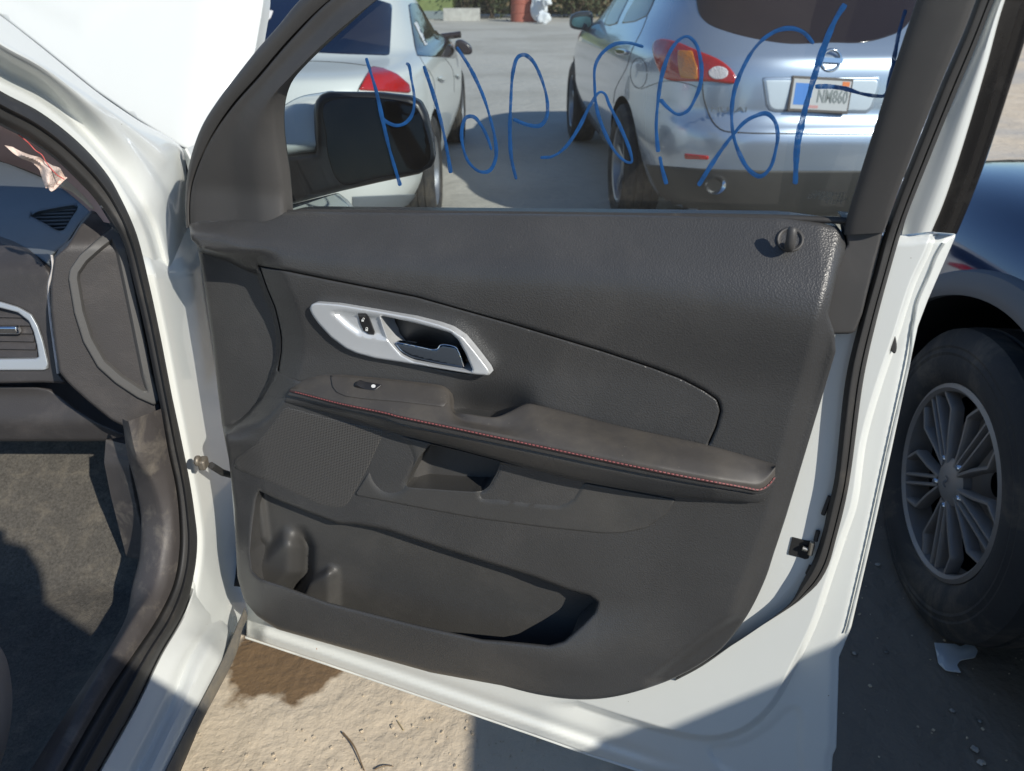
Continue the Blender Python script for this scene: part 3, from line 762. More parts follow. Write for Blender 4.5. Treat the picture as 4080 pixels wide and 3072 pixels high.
STROKES = [
 (Z('B',(725,365),(790,580),(830,760),(870,930),(940,1170)), 7.5), (Z('B',(975,400),(990,405),(1010,500),(1028,620),(1015,720),(970,775),(915,790),(850,765),(825,740)), 6.5),
 (Z('B',(1088,415),(1150,600),(1200,780),(1235,950),(1258,1090)), 7.5),
 (Z('B',(1295,295),(1380,430),(1460,600),(1510,760),(1540,900),(1540,1000),(1500,1075),(1440,1080),(1370,1020),(1330,900),(1330,800),(1355,740),(1400,735),(1450,790),(1490,870),(1515,945)), 7),
 (Z('B',(1670,1130),(1640,1000),(1630,850),(1635,650),(1650,450),(1680,360),(1720,345),(1770,380),(1830,500),(1865,640),(1860,740),(1820,790),(1740,785),(1650,750)), 7.5),
 (Z('C',(-75,992),(0,985),(80,930),(170,800),(240,660),(300,580),(330,590),(360,660),(430,800),(490,950),(500,1020),(470,1020),(400,960),(330,830),(280,680),(268,550),(270,420),(310,340),(390,280),(480,270),(575,295)), 7),
 (Z('C',(720,1160),(690,1050),(678,985)), 9), (Z('C',(667,957),(655,800),(665,650),(690,480),(740,330),(800,250),(850,230),(900,270),(935,380),(935,520),(900,620),(850,700),(790,720),(730,680),(680,625)), 8),
 (Z('C',(1645,275),(1590,210),(1520,180),(1440,185),(1350,230),(1270,310),(1200,430),(1150,560),(1130,700),(1140,850),(1180,970),(1240,1070),(1310,1110),(1370,1060),(1410,930),(1420,850),(1400,760),(1350,715),(1280,730),(1210,770),(1130,860),(1040,980),(920,1170)), 8.5),
 (Z('C',(1845,25),(1780,130),(1710,300),(1660,450),(1610,620),(1570,780),(1545,900),(1530,1160)), 13),
 (Z('C',(1655,545),(1750,545),(1850,560),(1950,590),(2050,605),(2095,600),(2130,480),(2160,330),(2185,200),(2225,60)), 9)]
for s_, w_ in STROKES: obj('marker_stroke', stroke(s_, w_), marker, glass, 0)
# etched stamp in the corner of the pane, seen from behind so it reads mirrored
def text_mesh(txt, size, extrude=0.0, align='CENTER', bold=0.0):
    cu = bpy.data.curves.new('t', 'FONT'); cu.body = txt; cu.size = size; cu.extrude = extrude; cu.align_x = align; cu.align_y = 'CENTER'; cu.offset = bold; cu.resolution_u = 2
    o = bpy.data.objects.new('t', cu); scene.collection.objects.link(o)
    dg = bpy.context.evaluated_depsgraph_get(); dg.update()
    me = bpy.data.meshes.new_from_object(o.evaluated_get(dg), depsgraph=dg)
    V = np.array([v.co[:] for v in me.vertices]); Fc = [tuple(p.vertices) for p in me.polygons]
    bpy.data.objects.remove(o); bpy.data.meshes.remove(me)
    return V, Fc
def place_text(txt, size, P, ex, ey, en, sx=1.0, extrude=0.0):
    V, Fc = text_mesh(txt, size, extrude)
    P = np.asarray(P)
    return [tuple(P+v[0]*sx*np.asarray(ex)+v[1]*np.asarray(ey)+v[2]*np.asarray(en)) for v in V], Fc
stamp = mat('etched_stamp', (.24,.23,.19), .7)
sts = []
for (zx, zy), t in (((1740,1222),'TEMPERED'), ((1735,1248),'AS2  AQ8 TG'), ((1770,1272),'M215')):
    q = Z('C',(zx,zy))[0]; P = Gm(np.array(q[0]), np.array(q[1]), np.array(-.0245))
    sts.append(place_text(t, .0075, P, -EU, EV2, EN2))
obj('glass_stamp', join(*sts), stamp, glass, 0)
# ---- exterior mirror
MP = Gm(np.array(1500.), np.array(580.), np.array(-.17))
mn = (CAM-MP)/np.linalg.norm(CAM-MP)*.8+EN2*.2; Mm = plane_map(MP, mn)
mirror = obj('side_mirror', patch(Z('B',(395,700),(405,640),(440,592),(490,576),(800,580),(1000,602),(1070,640),(1110,720),(1150,900),(1162,1000),(1140,1050),(1060,1095),(800,1150),(560,1205),(200,1300),(165,985),(405,965)), Mm, 0, edge=26, edge_w=.012, skirt=.08, res=14), mat('mirror_housing_black', (.012,.012,.014), .35), car, 50)
m_in = Z('B',(465,650),(1000,648),(1050,690),(1090,780),(1130,930),(1125,1010),(1070,1065),(800,1120),(590,1165),(540,1130),(490,1000),(470,850))
obj('mirror_glass', patch(catmull(m_in, None, True, 10), Mm, .0006, edge=3, edge_w=.0005, skirt=.002, res=16), mat('mirror_face', (.014,.019,.027), .03, metal=1), mirror, 30)
obj('mirror_cap', patch(catmull(Z('B',(110,770),(150,715),(230,648),(320,604),(440,582),(520,572),(560,600),(560,950),(412,962),(320,970),(200,988),(125,965)), None, True, 10), plane_map(MP-mn/np.linalg.norm(mn)*.004, mn/np.linalg.norm(mn)+np.array([0,0,.55])), 0, edge=45, edge_w=.035, skirt=.05, res=12), white_paint, mirror, 50)
obj('mirror_foot', patch(Z('B',(150,1312),(550,1212),(640,1322),(560,1480),(150,1420)), plane_map(MP-EN2*.03, EN2+np.array([0,0,.8])), 0, edge=6, edge_w=.004, skirt=.03, res=14), white_paint, mirror, 50)
# ---- door edge fittings
obj('latch_opening', patch(Z('N',(525,805),(700,850),(790,860),(740,1085),(690,1095),(640,1075),(470,1030)), Dm, -.0262, skirt=.002, res=6), deep_black, shell, 0)
obj('latch_striker', join(tube(Hm(*[np.array([a,b]) for a,b in zip(*Z('N',(790,870),(760,1030)))], np.array([-.020,-.020])), .0035, 8), tube(Hm(*[np.array([a,b]) for a,b in zip(*Z('N',(655,945),(720,965)))], np.array([-.022,-.022])), .0035, 8)), mat('zinc', (.45,.43,.38), .35, metal=.9), shell, 50)
obj('drain_plug', patch([(3556+16*math.cos(a)+ -7*math.sin(a), 1361-48*math.sin(a)) for a in np.linspace(0, 6.28, 24)[:-1]], Dm, -.036, edge=6, edge_w=.002, skirt=.006, res=5), rubber, shell, 50)
for q in (((930,500),(1020,260)),((830,850),(865,715)),((720,1290),(770,1180))):
    obj('seal_clip', tube(Hm(*[np.array([a,b]) for a,b in zip(*Z('N',*q))], np.array([-.024,-.024])), .0028, 6), rubber, shell, 50)
obj('hem_flange', tube(Dm(*np.array(catmull(door_bottom, 60)).T, np.full(60, -.062)), .004, 6), white_paint, shell, 60)
seal_b = mat('seam_sealer', (.42,.44,.43), .6)
obj('seam_sealer', tube(Dm(*np.array(catmull(Z('U',(500,640),(440,740),(360,940),(250,1200),(225,1340),(200,1480))+Z('E',(400,110),(318,470),(240,830),(172,1110),(160,1150)), 60)).T, np.full(60, -.0515)), .0018, 6), seal_b, shell, 60)
rust = mat('rust_crumbs', (.32,.15,.05), .9)
r6 = np.random.default_rng(5)
for k in range(16):
    f = r6.uniform(0,1)**1.2; q = np.array(Z('H',(640+300*f, 378+85*f+r6.normal()*5))[0]); a_ = r6.uniform(-.6,.9)
    q2 = q+np.array([math.cos(a_), math.sin(a_)])*r6.uniform(4,15)
    pth = Dm(np.array([q[0],(q[0]+q2[0])/2,q2[0]]), np.array([q[1],(q[1]+q2[1])/2-2,q2[1]]), np.array([-.034,-.032,-.034]))
    obj('rust_crumb', tube(pth, r6.uniform(.0009,.0020), 5), rust, shell, 60)
# ---- check strap and hinges
def xs(z): return np.where(z > 1.08, -.485-.30*(z-1.08)-.25*np.maximum(z-1.08, 0)**2, -.485)
def Xm(px, py, off=0.0):
    d = rays(px, py); x = np.full(np.shape(px), -.49)+np.asarray(off, float)
    for _ in range(25):
        z = CAM[2]+d[...,2]*(x/d[...,0])
        x = .5*x+.5*(xs(z)+np.asarray(off, float))
    return CAM+d*(x/d[...,0])[...,None]
Xm.n = np.array([1.,0,0])
def Xrow(pts, off, n):
    p = catmull(pts, n) if len(pts) > 2 else resample(pts, n)
    oo = np.full(n, off) if np.isscalar(off) else np.interp(np.linspace(0,1,n), np.linspace(0,1,len(off)), off)
    return Xm(p[:,0], p[:,1], oo)
one = lambda k, x, y: [np.array(v) for v in Z(k,(x,y))[0]]
ca = Xm(*one('J',130,560), -.03); cb = Xm(*one('J',235,590), -.012); cc = Dm(*one('J',370,655), np.array(-.05))
obj('check_strap_bracket', join(box((ca+cb)/2, (.012,.020,.018)), lathe([(0,0),(0,.009),(.008,.009),(.008,0)], 16, 'x', ca)), mat('zinc_tan', (.20,.175,.14), .5, metal=.5), car, 40, bevel=.003)
obj('check_strap', tube([cb, (cb+cc)/2+np.array([0,0,-.004]), cc, cc-NH*.05], .006, 8), rubber, car, 50)
# ---- body opening: A pillar, hinge pillar, rocker
L0 = Z('A',(-900,-560),(-420,-170),(0,112),(300,345),(700,668),(1000,876),(1340,1088))+[(742,680),(752,900)]
L1 = Z('A',(-900,-330),(-420,10),(0,310),(300,480),(640,740),(900,960),(1100,1180),(1240,1400))+[(702,860),(722,1010)]
L2 = Z('A',(-900,-60),(-420,250),(0,540),(300,700),(600,950),(800,1180),(950,1370),(1110,1640))+[(640,1010),(672,1130)]
L3 = Z('A',(-900,80),(-420,390),(0,670),(300,830),(600,1070),(800,1300),(900,1480))+[(515,860),(548,944),(598,1146),(641,1348),(681,1556),(722,1750),(758,1930),(776,2050),(786,2150),(776,2270),(735,2430),(634,2609),(534,2815),(389,3072),(240,3340)]
L4 = [(-480,190),(-220,355),(0,489),(108,546),(216,621),(302,702),(378,783),(461,901),(503,1000),(533,1124),(576,1304),(612,1484),(641,1629),(672,1809),(700,1940),(713,2060),(714,2197),(690,2330),(626,2464),(534,2602),(427,2762),(260,3052),(120,3300)]
NP = 90
up0, up1, up2 = [catmull(q, 60) for q in (L0, L1, L2)]
c3 = catmull(L3[:10], 60)
obj('a_pillar', loft([Xrow(L0,-.10,60)+np.array([-.05,.05,-.01]), Xrow(L0,[-.055,-.055,-.055,-.055,-.06,-.12],60), Xrow(np.array(up0)*.5+np.array(up1)*.5,[-.03,-.03,-.03,-.03,-.045,-.12],60), Xrow(L1,[-.02,-.02,-.02,-.03,-.06,-.11],60), Xrow(np.array(up1)*.75+np.array(up2)*.25,[-.03,-.03,-.03,-.04,-.06,-.10],60), Xrow(np.array(up1)*.2+np.array(up2)*.8,-.074,60), Xrow(L2,-.080,60), Xrow(np.array(up2)*.5+c3*.5,-.072,60), Xm(c3[:,0],c3[:,1],np.full(60,-.076))], 4), white_paint, car, 40)
# jamb of the hinge pillar: white strip between the seal and the door gap, wrapping round to the fender
jR = [(790,900),(815,1060),(840,1232),(875,1450),(925,1700),(965,1895),(985,2052),(990,2258),(1000,2380),(985,2440),(950,2520)]
jL = [(535,905),(578,1060),(598,1146),(641,1348),(690,1600),(740,1850),(776,2050),(786,2150),(776,2270),(735,2430),(690,2515)]
jl, jr_ = catmull(jL, 60), catmull(jR, 60)
def jrow(f, off): p = jl*(1-f)+jr_*f; return Xm(p[:,0], p[:,1], np.interp(np.linspace(0,1,60), [0,.12,.3,.8,1], [off[0],off[1],off[1],off[2],off[3]]))
obj('hinge_pillar', loft([jrow(0,(-.090,-.066,-.062,-.062)), jrow(.12,(-.10,-.058,-.056,-.050)), jrow(.35,(-.115,-.064,-.060,-.040)), jrow(.62,(-.12,-.078,-.070,-.032)), jrow(.85,(-.12,-.090,-.082,-.018)), jrow(1.0,(-.12,-.10,-.092,-.006))], 4), white_paint, car, 40)
# rocker panel
kA = L3[16:]; kB = [(905,2330),(905,2390),(763,2609),(687,2792),(550,3072),(420,3340)]; kC = [(975,2420),(954,2466),(893,2609),(771,2846),(656,3072),(525,3340)]; kD = [(985,2470),(968,2502),(943,2601),(801,2884),(717,3072),(590,3340)]
obj('rocker_panel', loft([Xrow(kA,-.062,50), Xrow(np.array(catmull(kA,50))*.9+np.array(catmull(kB,50))*.1,[-.064]+[-.048]*9,50), Xrow(np.array(catmull(kA,50))*.3+np.array(catmull(kB,50))*.7,[-.085,-.045]+[-.030]*8,50), Xrow(kB,[-.09,-.045]+[-.026]*8,50), Xrow(np.array(catmull(kB,50))*.55+np.array(catmull(kC,50))*.45,[-.10,-.03]+[-.006]*8,50), Xrow(kC,[-.10,-.01]+[.004]*8,50), Xrow(kC,[-.10,-.01]+[.004]*8,50)+np.array([-.002,0,-.03])], 4), white_paint, car, 40)
obj('rocker_cladding', loft([Xrow(kC,-.004,50), Xrow(kC,.008,50)+np.array([0,0,-.004]), Xrow(kD,.010,50), Xrow(kD,.010,50)+np.array([-.05,0,-.05]), Xrow(kD,.010,50)+np.array([-.25,0,-.06])], 3), mat('grey_cladding', (.10,.10,.098), .6, bump=FINE, dust=((.3,.25,.17),12,.4,.7,.6)), car, 40)
# primary weatherstrip round the opening
p3, p4 = catmull(L3, 140), catmull(L4, 140)
def srow(f, off): p = p3*(1-f)+p4*f; return Xm(p[:,0], p[:,1], np.full(140, off))
obj('opening_weatherstrip', loft([srow(0,-.066), srow(.0,-.052), srow(.12,-.044), srow(.40,-.042), srow(.52,-.050), srow(.62,-.052), srow(.8,-.056), srow(1,-.066)], 4), rubber, car, 50)
# fender sliver and hood standing open
obj('fender', loft([Xrow([(724,589),(740,640),(752,690),(800,900),(880,1500)],-.055,24), Xrow([(745,590),(770,640),(800,700),(850,900),(930,1500)],-.030,24), Xrow([(790,600),(815,650),(850,720),(900,900),(980,1500)],-.028,24)+np.array([0,.5,0])], 4), white_paint, car, 40)
Hd = plane_map((0,1.45,1.05), (0,-.87,.5))
hood_poly = Z('A',(-2600,-2600),(1990,-2400),(1975,-900),(1950,0),(1890,350),(1780,800),(1500,1150),(1340,1090),(1000,876),(700,668),(300,345),(0,112),(-420,-170),(-2600,-1700))
def w_hood(x, y, d):
    xr = np.interp(y, [-1400,0,200,600],[1075,1054,1022,960])
    w = -.030*np.exp(-((xr-x)/70)**2)+.006*sm(xr-x, 150, 260)
    w = w+.004*sm(-(y-40)-.55*(x-330)*np.sign(x-330)+70, -4, 4)
    return w
obj('hood', patch(resample(hood_poly, None, True, 40), Hd, w_hood, edge=12, edge_w=.006, skirt=.035, res=40), white_paint, car, 50, label='white hood panel standing open')
# windshield and far side
ws = [hit(np.array(float(a)), np.array(float(b)), (0,1.32,1.02), (0,-.55,.83)) for a, b in L0[:6]]
# ---- interior
dash_dark = mat('dash_plastic', (.040,.037,.037), .55, bump=GRAIN, var=(8,.1), dust=((.25,.22,.2),9,.5,.85,.2))
dash_blue = mat('dash_top_soft', (.10,.112,.12), .42, bump=GRAIN, dust=((.2,.2,.2),8,.5,.85,.2))
dash_grey = mat('dash_end_plastic', (.085,.083,.080), .55, bump=FINE, var=(6,.08))
Dt = plane_map((-.8,1.2,.985), (0,-.10,1))
dash = obj('dashboard', patch(Z('W',(-900,330),(0,440),(100,470),(440,610),(640,700),(960,930),(1010,960),(860,1110),(720,1330),(560,1450),(545,1570),(420,1480),(200,1350),(0,1280),(-900,1050)), Dt, 0, edge=14, edge_w=.006, skirt=.05, res=16, holes=[Z('W',(335,1025),(420,985),(620,945),(790,918),(832,930),(830,950),(760,1050),(690,1170),(650,1185),(600,1170),(500,1110)),]), dash_blue, car, 50)
vent_top = Z('W',(335,1025),(420,985),(620,945),(790,918),(832,930),(830,950),(760,1050),(690,1170),(650,1185),(600,1170),(500,1110))
obj('defrost_vent', patch(dilate(vent_top, 8), Dt, -.035, skirt=0, res=20), deep_black, dash, 0)
for i in range(6):
    y0 = 960+i*38; xa = np.interp(y0,[950,1025,1185],[600,340,640]); xb = np.interp(y0,[918,960,1185],[825,815,690])
    a = Dt(*one('W',xa,y0+8), np.array(-.010)); b = Dt(*one('W',xb,y0-4), np.array(-.010))
    obj('vent_slat', tube([a,b], .0022, 6), dash_grey, dash, 50)
Df = plane_map((-.8,1.10,.86), (0,-1,.30))
obj('dash_face', patch(Z('G',(-700,45),(0,222),(130,270),(240,352),(282,400),(272,460),(275,600),(300,800),(322,950),(372,1012),(230,1005),(0,1010),(-700,1010)), Df, lambda x, y, d: -.065*sm(1090-y,0,170), edge=10, edge_w=.006, skirt=.05, res=18, holes=[Z('G',(-300,560),(0,560),(100,590),(170,630),(205,690),(235,780),(262,900),(262,925),(240,935),(0,935),(-300,935))]), dash_dark, dash, 50)
vo = Z('G',(-300,556),(0,558),(100,588),(172,628),(208,690),(238,780),(266,900),(264,928),(242,938),(0,938),(-300,938)); vi = Z('G',(-300,595),(0,592),(100,618),(160,665),(185,720),(205,800),(214,862),(200,872),(0,875),(-300,875))
obj('vent_bezel', patch(vo, Df, .004, edge=5, edge_w=.003, skirt=.012, res=9, holes=[vi], hole_skirt=.03), mat('vent_silver', (.40,.43,.46), .4, metal=.4), dash, 45)
obj('vent_cavity', patch(dilate(vo, -8), Df, -.05, skirt=0, res=30), deep_black, dash, 0)
for i in range(6):
    yy = 640+i*44
    a = Df(*one('G',-300,yy), np.array(-.010)); b = Df(*one('G',np.interp(yy,[600,700,870],[140,175,208]),yy+8), np.array(-.010))
    obj('vent_louver', loft([np.array([a,b]), np.array([a,b])+np.array([0,.012,.014]), np.array([a,b])+np.array([0,.03,.022])], 2), dash_dark, dash, 0, solid=.003)
obj('vent_tab', box(Df(*one('G',25,712), np.array(-.004)), (.05,.012,.014)), chrome, dash, 30, bevel=.003)
# silver piping between the dash sections
pip = Z('G',(285,300),(292,372),(272,460),(275,600),(300,800),(322,955))
obj('dash_piping', tube(Df(*catmull(pip,40).T, np.full(40,.0)), .0022, 6), mat('pale_thread', (.45,.43,.42), .6), dash, 60)
De = plane_map((-.62,1.02,.86), (.45,-1,.12))
obj('dash_end_trim', patch(Z('G',(300,310),(370,250),(430,150),(500,70),(560,50),(620,150),(700,230),(760,480),(810,730),(860,1000),(900,1180),(905,1320),(830,1315),(620,1215),(490,1110),(400,1030),(372,1000),(330,950),(305,800),(283,600),(280,460),(290,380)), De, lambda x, y, d: -.035*sm(1000-y,0,140), edge=9, edge_w=.006, skirt=.06, res=14), dash_dark, dash, 50)
COVER = Z('G',(620,150),(665,185),(700,270),(745,480),(790,700),(840,950),(885,1105),(855,1132),(760,1090),(640,1010),(540,920),(460,780),(410,620),(378,430),(385,380),(440,300),(530,220))
obj('dash_end_cover', patch(COVER, De, lambda x, y, d: .010-.012*sm(d, 34, 48)-.032*sm(1000-y,0,140), edge=6, edge_w=.004, skirt=.012, res=9, extra=np.vstack([resample(dilate(resample(COVER, None, True, 10), -o), None, True, 6) for o in (33,38,43,49)])), dash_grey, dash, 50)
Dg = plane_map((-.8,1.12,.72), (0,-1,-.18))
obj('glove_box', patch(Z('G',(-700,1010),(0,1022),(200,1026),(270,1038),(330,1070),(430,1150),(560,1230),(700,1290),(840,1325),(700,1330),(-700,1330)), Dg, lambda x, y, d: .0+.03*sm(y,1550,1700), edge=12, edge_w=.008, skirt=.10, res=16), dash_dark, dash, 50)
carpet = mat('grey_carpet', (.088,.081,.070), .95, spec=.1, bump=[('noise',400,.7,.002),('noise',1100,.6,.0015)], var=(190,.35), dust=((.28,.24,.18),22,.5,.8,.4))
def carpet_mesh():
    xs_ = np.linspace(-1.75,-.60,60); ys_ = np.concatenate([np.linspace(-.6,1.0,40), np.linspace(1.02,1.75,44)])
    def zz(x,y): return .40+.035*np.sin(x*3)*0+np.where(y>1.02,(y-1.02)*.62,0)+.006*np.sin(4*x+2*y)+.05*sm(x,-.70,-.60)
    V = [(x,y,float(zz(x,y))+.002*rng.standard_normal()) for y in ys_ for x in xs_]; m = len(xs_)
    return V, [(j*m+i,j*m+i+1,(j+1)*m+i+1,(j+1)*m+i) for j in range(len(ys_)-1) for i in range(m-1)]
obj('carpet', carpet_mesh(), carpet, car, 60)
obj('floor_pan', join(box((-1.39,.4,.30),(1.70,2.6,.10)), box((-1.39,1.80,.75),(1.70,.06,.80))), deep_black, car, 0)
# kick panel and sill trim
t4 = catmull([(641,1629),(672,1809),(700,1940),(713,2060),(714,2197),(690,2330),(626,2464),(534,2602),(427,2762),(260,3052),(120,3300)], 60)
t5 = catmull(Z('V',(670,-160),(720,40),(790,150),(840,330),(835,520),(790,720),(700,860),(610,1010),(500,1180),(230,1666),(80,1930)), 60)
t6 = catmull(Z('V',(640,-160),(665,20),(700,150),(735,330),(725,560),(690,700),(655,880),(570,1040),(440,1230),(160,1666),(0,1930)), 60)
obj('sill_trim', loft([Xm(t4[:,0],t4[:,1],np.full(60,-.062)), Xm((t4*.6+t5*.4)[:,0],(t4*.6+t5*.4)[:,1],np.full(60,-.066)), Xm(t5[:,0],t5[:,1],np.full(60,-.080)), Xm(t6[:,0],t6[:,1],np.full(60,-.125)), Xm(t6[:,0],t6[:,1],np.full(60,-.130))+np.array([0,.02,-.09])], 5), mat('sill_plastic', (.058,.052,.050), .55, bump=GRAIN, var=(14,.15), dust=((.32,.28,.22),18,.5,.75,.45)), car, 50)
obj('kick_panel', patch(Z('G',(715,1350),(830,1330),(900,1325),(935,1450),(960,1600),(1000,1800),(960,2000),(820,2000),(740,1666),(705,1480)), plane_map((-.63,1.05,.5),(1,-.35,0)), 0, edge=10, edge_w=.006, skirt=.05, res=14), MATS['sill_plastic'], car, 50)
# torn airbag cloth and pillar trim
pinky = mat('pink_lit_trim', (.33,.24,.235), .8, bump=FINE)  # beige trim with pink light mixed into its colour
obj('pillar_trim', loft([Xrow([(-480,190),(-220,360),(0,500),(108,556),(216,631),(302,712),(378,793),(440,890)],-.075,40), Xrow([(-480,280),(-220,420),(0,540),(90,600),(190,660),(270,730),(340,800),(400,880)],-.15,40), Xrow([(-480,400),(-220,520),(0,640),(60,660),(160,700),(240,745),(310,800),(365,850)],-.24,40)], 4), pinky, car, 60)
obj('pillar_garnish', patch(Z('W',(690,640),(740,620),(840,690),(960,800),(1040,890),(1085,955),(985,950),(900,870),(780,770),(640,700)), plane_map(Xm(*one('W',870,790), -.13), (.5,-.8,.2)), 0, edge=6, edge_w=.004, skirt=.02, res=8), mat('cream_trim', (.42,.38,.30), .7), car, 60)
clothm = mat('torn_cloth', (.66,.53,.46), .95, bump=[('noise',420,.6,.002)], var=(40,.08))
cl = plane_map(Xm(*one('W',500,520), -.075), (.4,-.85,.35))
def w_cl(x, y, d): return .010*np.sin((x*.9+y*.4)/17.)*sm(d,0,12)+.012*sm(d,0,22)+.012*np.sin(y/30.)
obj('torn_airbag_cloth', patch(resample(Z('W',(48,265),(130,280),(220,330),(330,370),(430,395),(490,440),(560,480),(640,505),(670,560),(695,605),(730,608),(690,640),(650,680),(590,740),(545,765),(510,715),(490,730),(455,640),(425,530),(400,500),(330,440),(220,400),(140,350)), None, True, 6), cl, w_cl, skirt=.004, res=6), clothm, car, 60, label='torn pale pink airbag cloth')
obj('red_wire', tube(cl(*catmull(Z('W',(195,150),(300,235),(380,320),(450,370),(490,440),(560,530),(620,590),(690,630)),40).T, np.full(40,.016)), .0007, 6), mat('red_wire', (.45,.06,.05), .5), car, 60)
# seat cushion corner
seatm = mat('grey_seat_fabric', (.36,.33,.31), .9, bump=[('noise',500,.5,.002)])
obj('seat', loft([Xm(*catmull([(-200,2520),(-40,2540),(20,2610),(48,2750),(46,2850),(20,2990),(-40,3120),(-200,3200)],40).T, np.full(40,-.20)+o_) for o_ in (-.0,)]+[Xm(*catmull([(-240,2560),(-80,2590),(-30,2650),(-5,2760),(-10,2850),(-40,2960),(-90,3060),(-240,3150)],40).T, np.full(40,-.17)), Xm(*catmull([(-400,2700),(-300,2720),(-260,2740),(-250,2760),(-250,2850),(-260,2900),(-300,2960),(-400,3000)],40).T, np.full(40,-.16))], 5), seatm, car, 60)
# ================================================================== OTHER CARS
def smooth_levels(lv, n=64):
    lv = np.array(lv, float); t = np.concatenate([[0], np.cumsum(np.hypot(np.diff(lv[:,0]), np.hypot(np.diff(lv[:,1]), .6*np.diff(lv[:,3]))))])
    tt = np.linspace(0, t[-1], n); out = np.zeros((n, lv.shape[1]))
    for k in range(lv.shape[1]):                 # monotone cubic
        y = lv[:,k]; h = np.diff(t); d = np.diff(y)/h; m = np.zeros(len(t)); m[0], m[-1] = d[0], d[-1]
        for i in range(1, len(t)-1): m[i] = 0 if d[i-1]*d[i] <= 0 else 2*d[i-1]*d[i]/(d[i-1]+d[i])
        i = np.clip(np.searchsorted(t, tt)-1, 0, len(h)-1); s = (tt-t[i])/h[i]
        out[:,k] = (1+2*s)*(1-s)**2*y[i]+s*(1-s)**2*h[i]*m[i]+s*s*(3-2*s)*y[i+1]+s*s*(s-1)*h[i]*m[i+1]
    return out
class Car:
    def __init__(self, name, label, cx, cy, rot, levels, paint, group=None, nseg=120):
        self.c = np.array([cx, cy, 0.]); self.r = math.radians(rot)
        self.root = thing(name, label, 'car', (cx, cy, 0), group)
        self.ex = np.array([math.cos(self.r), math.sin(self.r), 0]); self.ey = np.array([-math.sin(self.r), math.cos(self.r), 0])
        lv = smooth_levels(levels)
        rows = []
        for z, hw, yr, yf, ne in lv:
            a = np.linspace(0, 2*math.pi, nseg, endpoint=False)
            c, s = np.cos(a), np.sin(a)
            r = (np.abs(c)**ne+np.abs(s)**ne)**(-1/ne)
            x = hw*c*r; y = (yr+yf)/2+(yf-yr)/2*s*r
            x = x*(1-.045*np.clip((y-(yf-.9))/.9, 0, 1)**2)
            rows.append(np.stack([x, y, np.full(nseg, z)], -1))
        R = np.array(rows)
        V = [tuple(self.w(p)) for r in R for p in r]; m = nseg; n = len(R)
        Fc = [(i*m+j, i*m+(j+1) % m, (i+1)*m+(j+1) % m, (i+1)*m+j) for i in range(n-1) for j in range(m)]
        Fc += [tuple(range(m))[::-1], tuple((n-1)*m+j for j in range(m))]
        self.V, self.F = V, Fc
        self.bvh = BVHTree.FromPolygons([Vector(v) for v in V], Fc)
        self.paint = paint
        self.body = obj('body', (V, Fc), paint, self.root, 38)
    def w(self, p): return self.c+p[0]*self.ex+p[1]*self.ey+np.array([0,0,p[2]])
    def cut_wheels(self, centres, r, wd):
        cuts = []
        for c in centres:
            P = self.w(c)
            v, f = lathe([(-wd,0),(-wd,r),(wd,r),(wd,0)], 48, 'x')
            v = [tuple(P+q[0]*self.ex+q[1]*self.ey+np.array([0,0,q[2]])) for q in v]
            k = obj('cutter', (v, f), deep_black, None, 0); cuts.append(k)
            md = self.body.modifiers.new('b', 'BOOLEAN'); md.object = k; md.operation = 'DIFFERENCE'; md.solver = 'EXACT'
            self.body.data.materials.append(deep_black) if len(self.body.data.materials) < 2 else None
        bake(self.body)
        for k in cuts: bpy.data.objects.remove(k)
        me = self.body.data
        me.polygons.foreach_set('use_smooth', [True]*len(me.polygons)); me.set_sharp_from_angle(angle=math.radians(38))
    def mapf(self, guess=None):
        def f(px, py, w=0.0):
            d = rays(px, py); w = np.asarray(w, float)+np.zeros(np.shape(px)); out = np.zeros(d.shape)
            last = guess if guess is not None else 4.5
            for i in range(len(d)):
                dv = Vector(d[i]).normalized()
                loc, nn, _, ds = self.bvh.ray_cast(Vector(CAM), dv)
                if loc is None:
                    loc, nn, _, _ = self.bvh.find_nearest(Vector(CAM)+dv*last)
                else: last = ds
                out[i] = np.array(loc+nn*w[i])
            return out
        return f
    def decal(self, name, poly, m, w=.004, edge=0, edge_w=None, skirt=.006, res=12, smooth=True, parent=None, label=None, angle=50):
        p = catmull(poly, None, True, res) if smooth else resample(poly, None, True, res)
        f = self.mapf(); q = np.array(p)
        c = q.mean(0); loc, nn, _, _ = self.bvh.ray_cast(Vector(CAM), Vector(rays(*c)).normalized())
        f.n = np.array(nn) if nn is not None else np.array([0,-1.,0])
        return obj(name, patch(p, f, w, edge=edge, edge_w=edge_w, skirt=skirt, res=res, nrm=f.n), m, parent or self.body, angle, label=label)
    def line(self, name, pts, r, m, parent=None, off=0.0):
        p = catmull(pts, 50); f = self.mapf()
        return obj(name, tube(f(p[:,0], p[:,1], np.full(50, off)), r, 6), m, parent or self.body, 60)

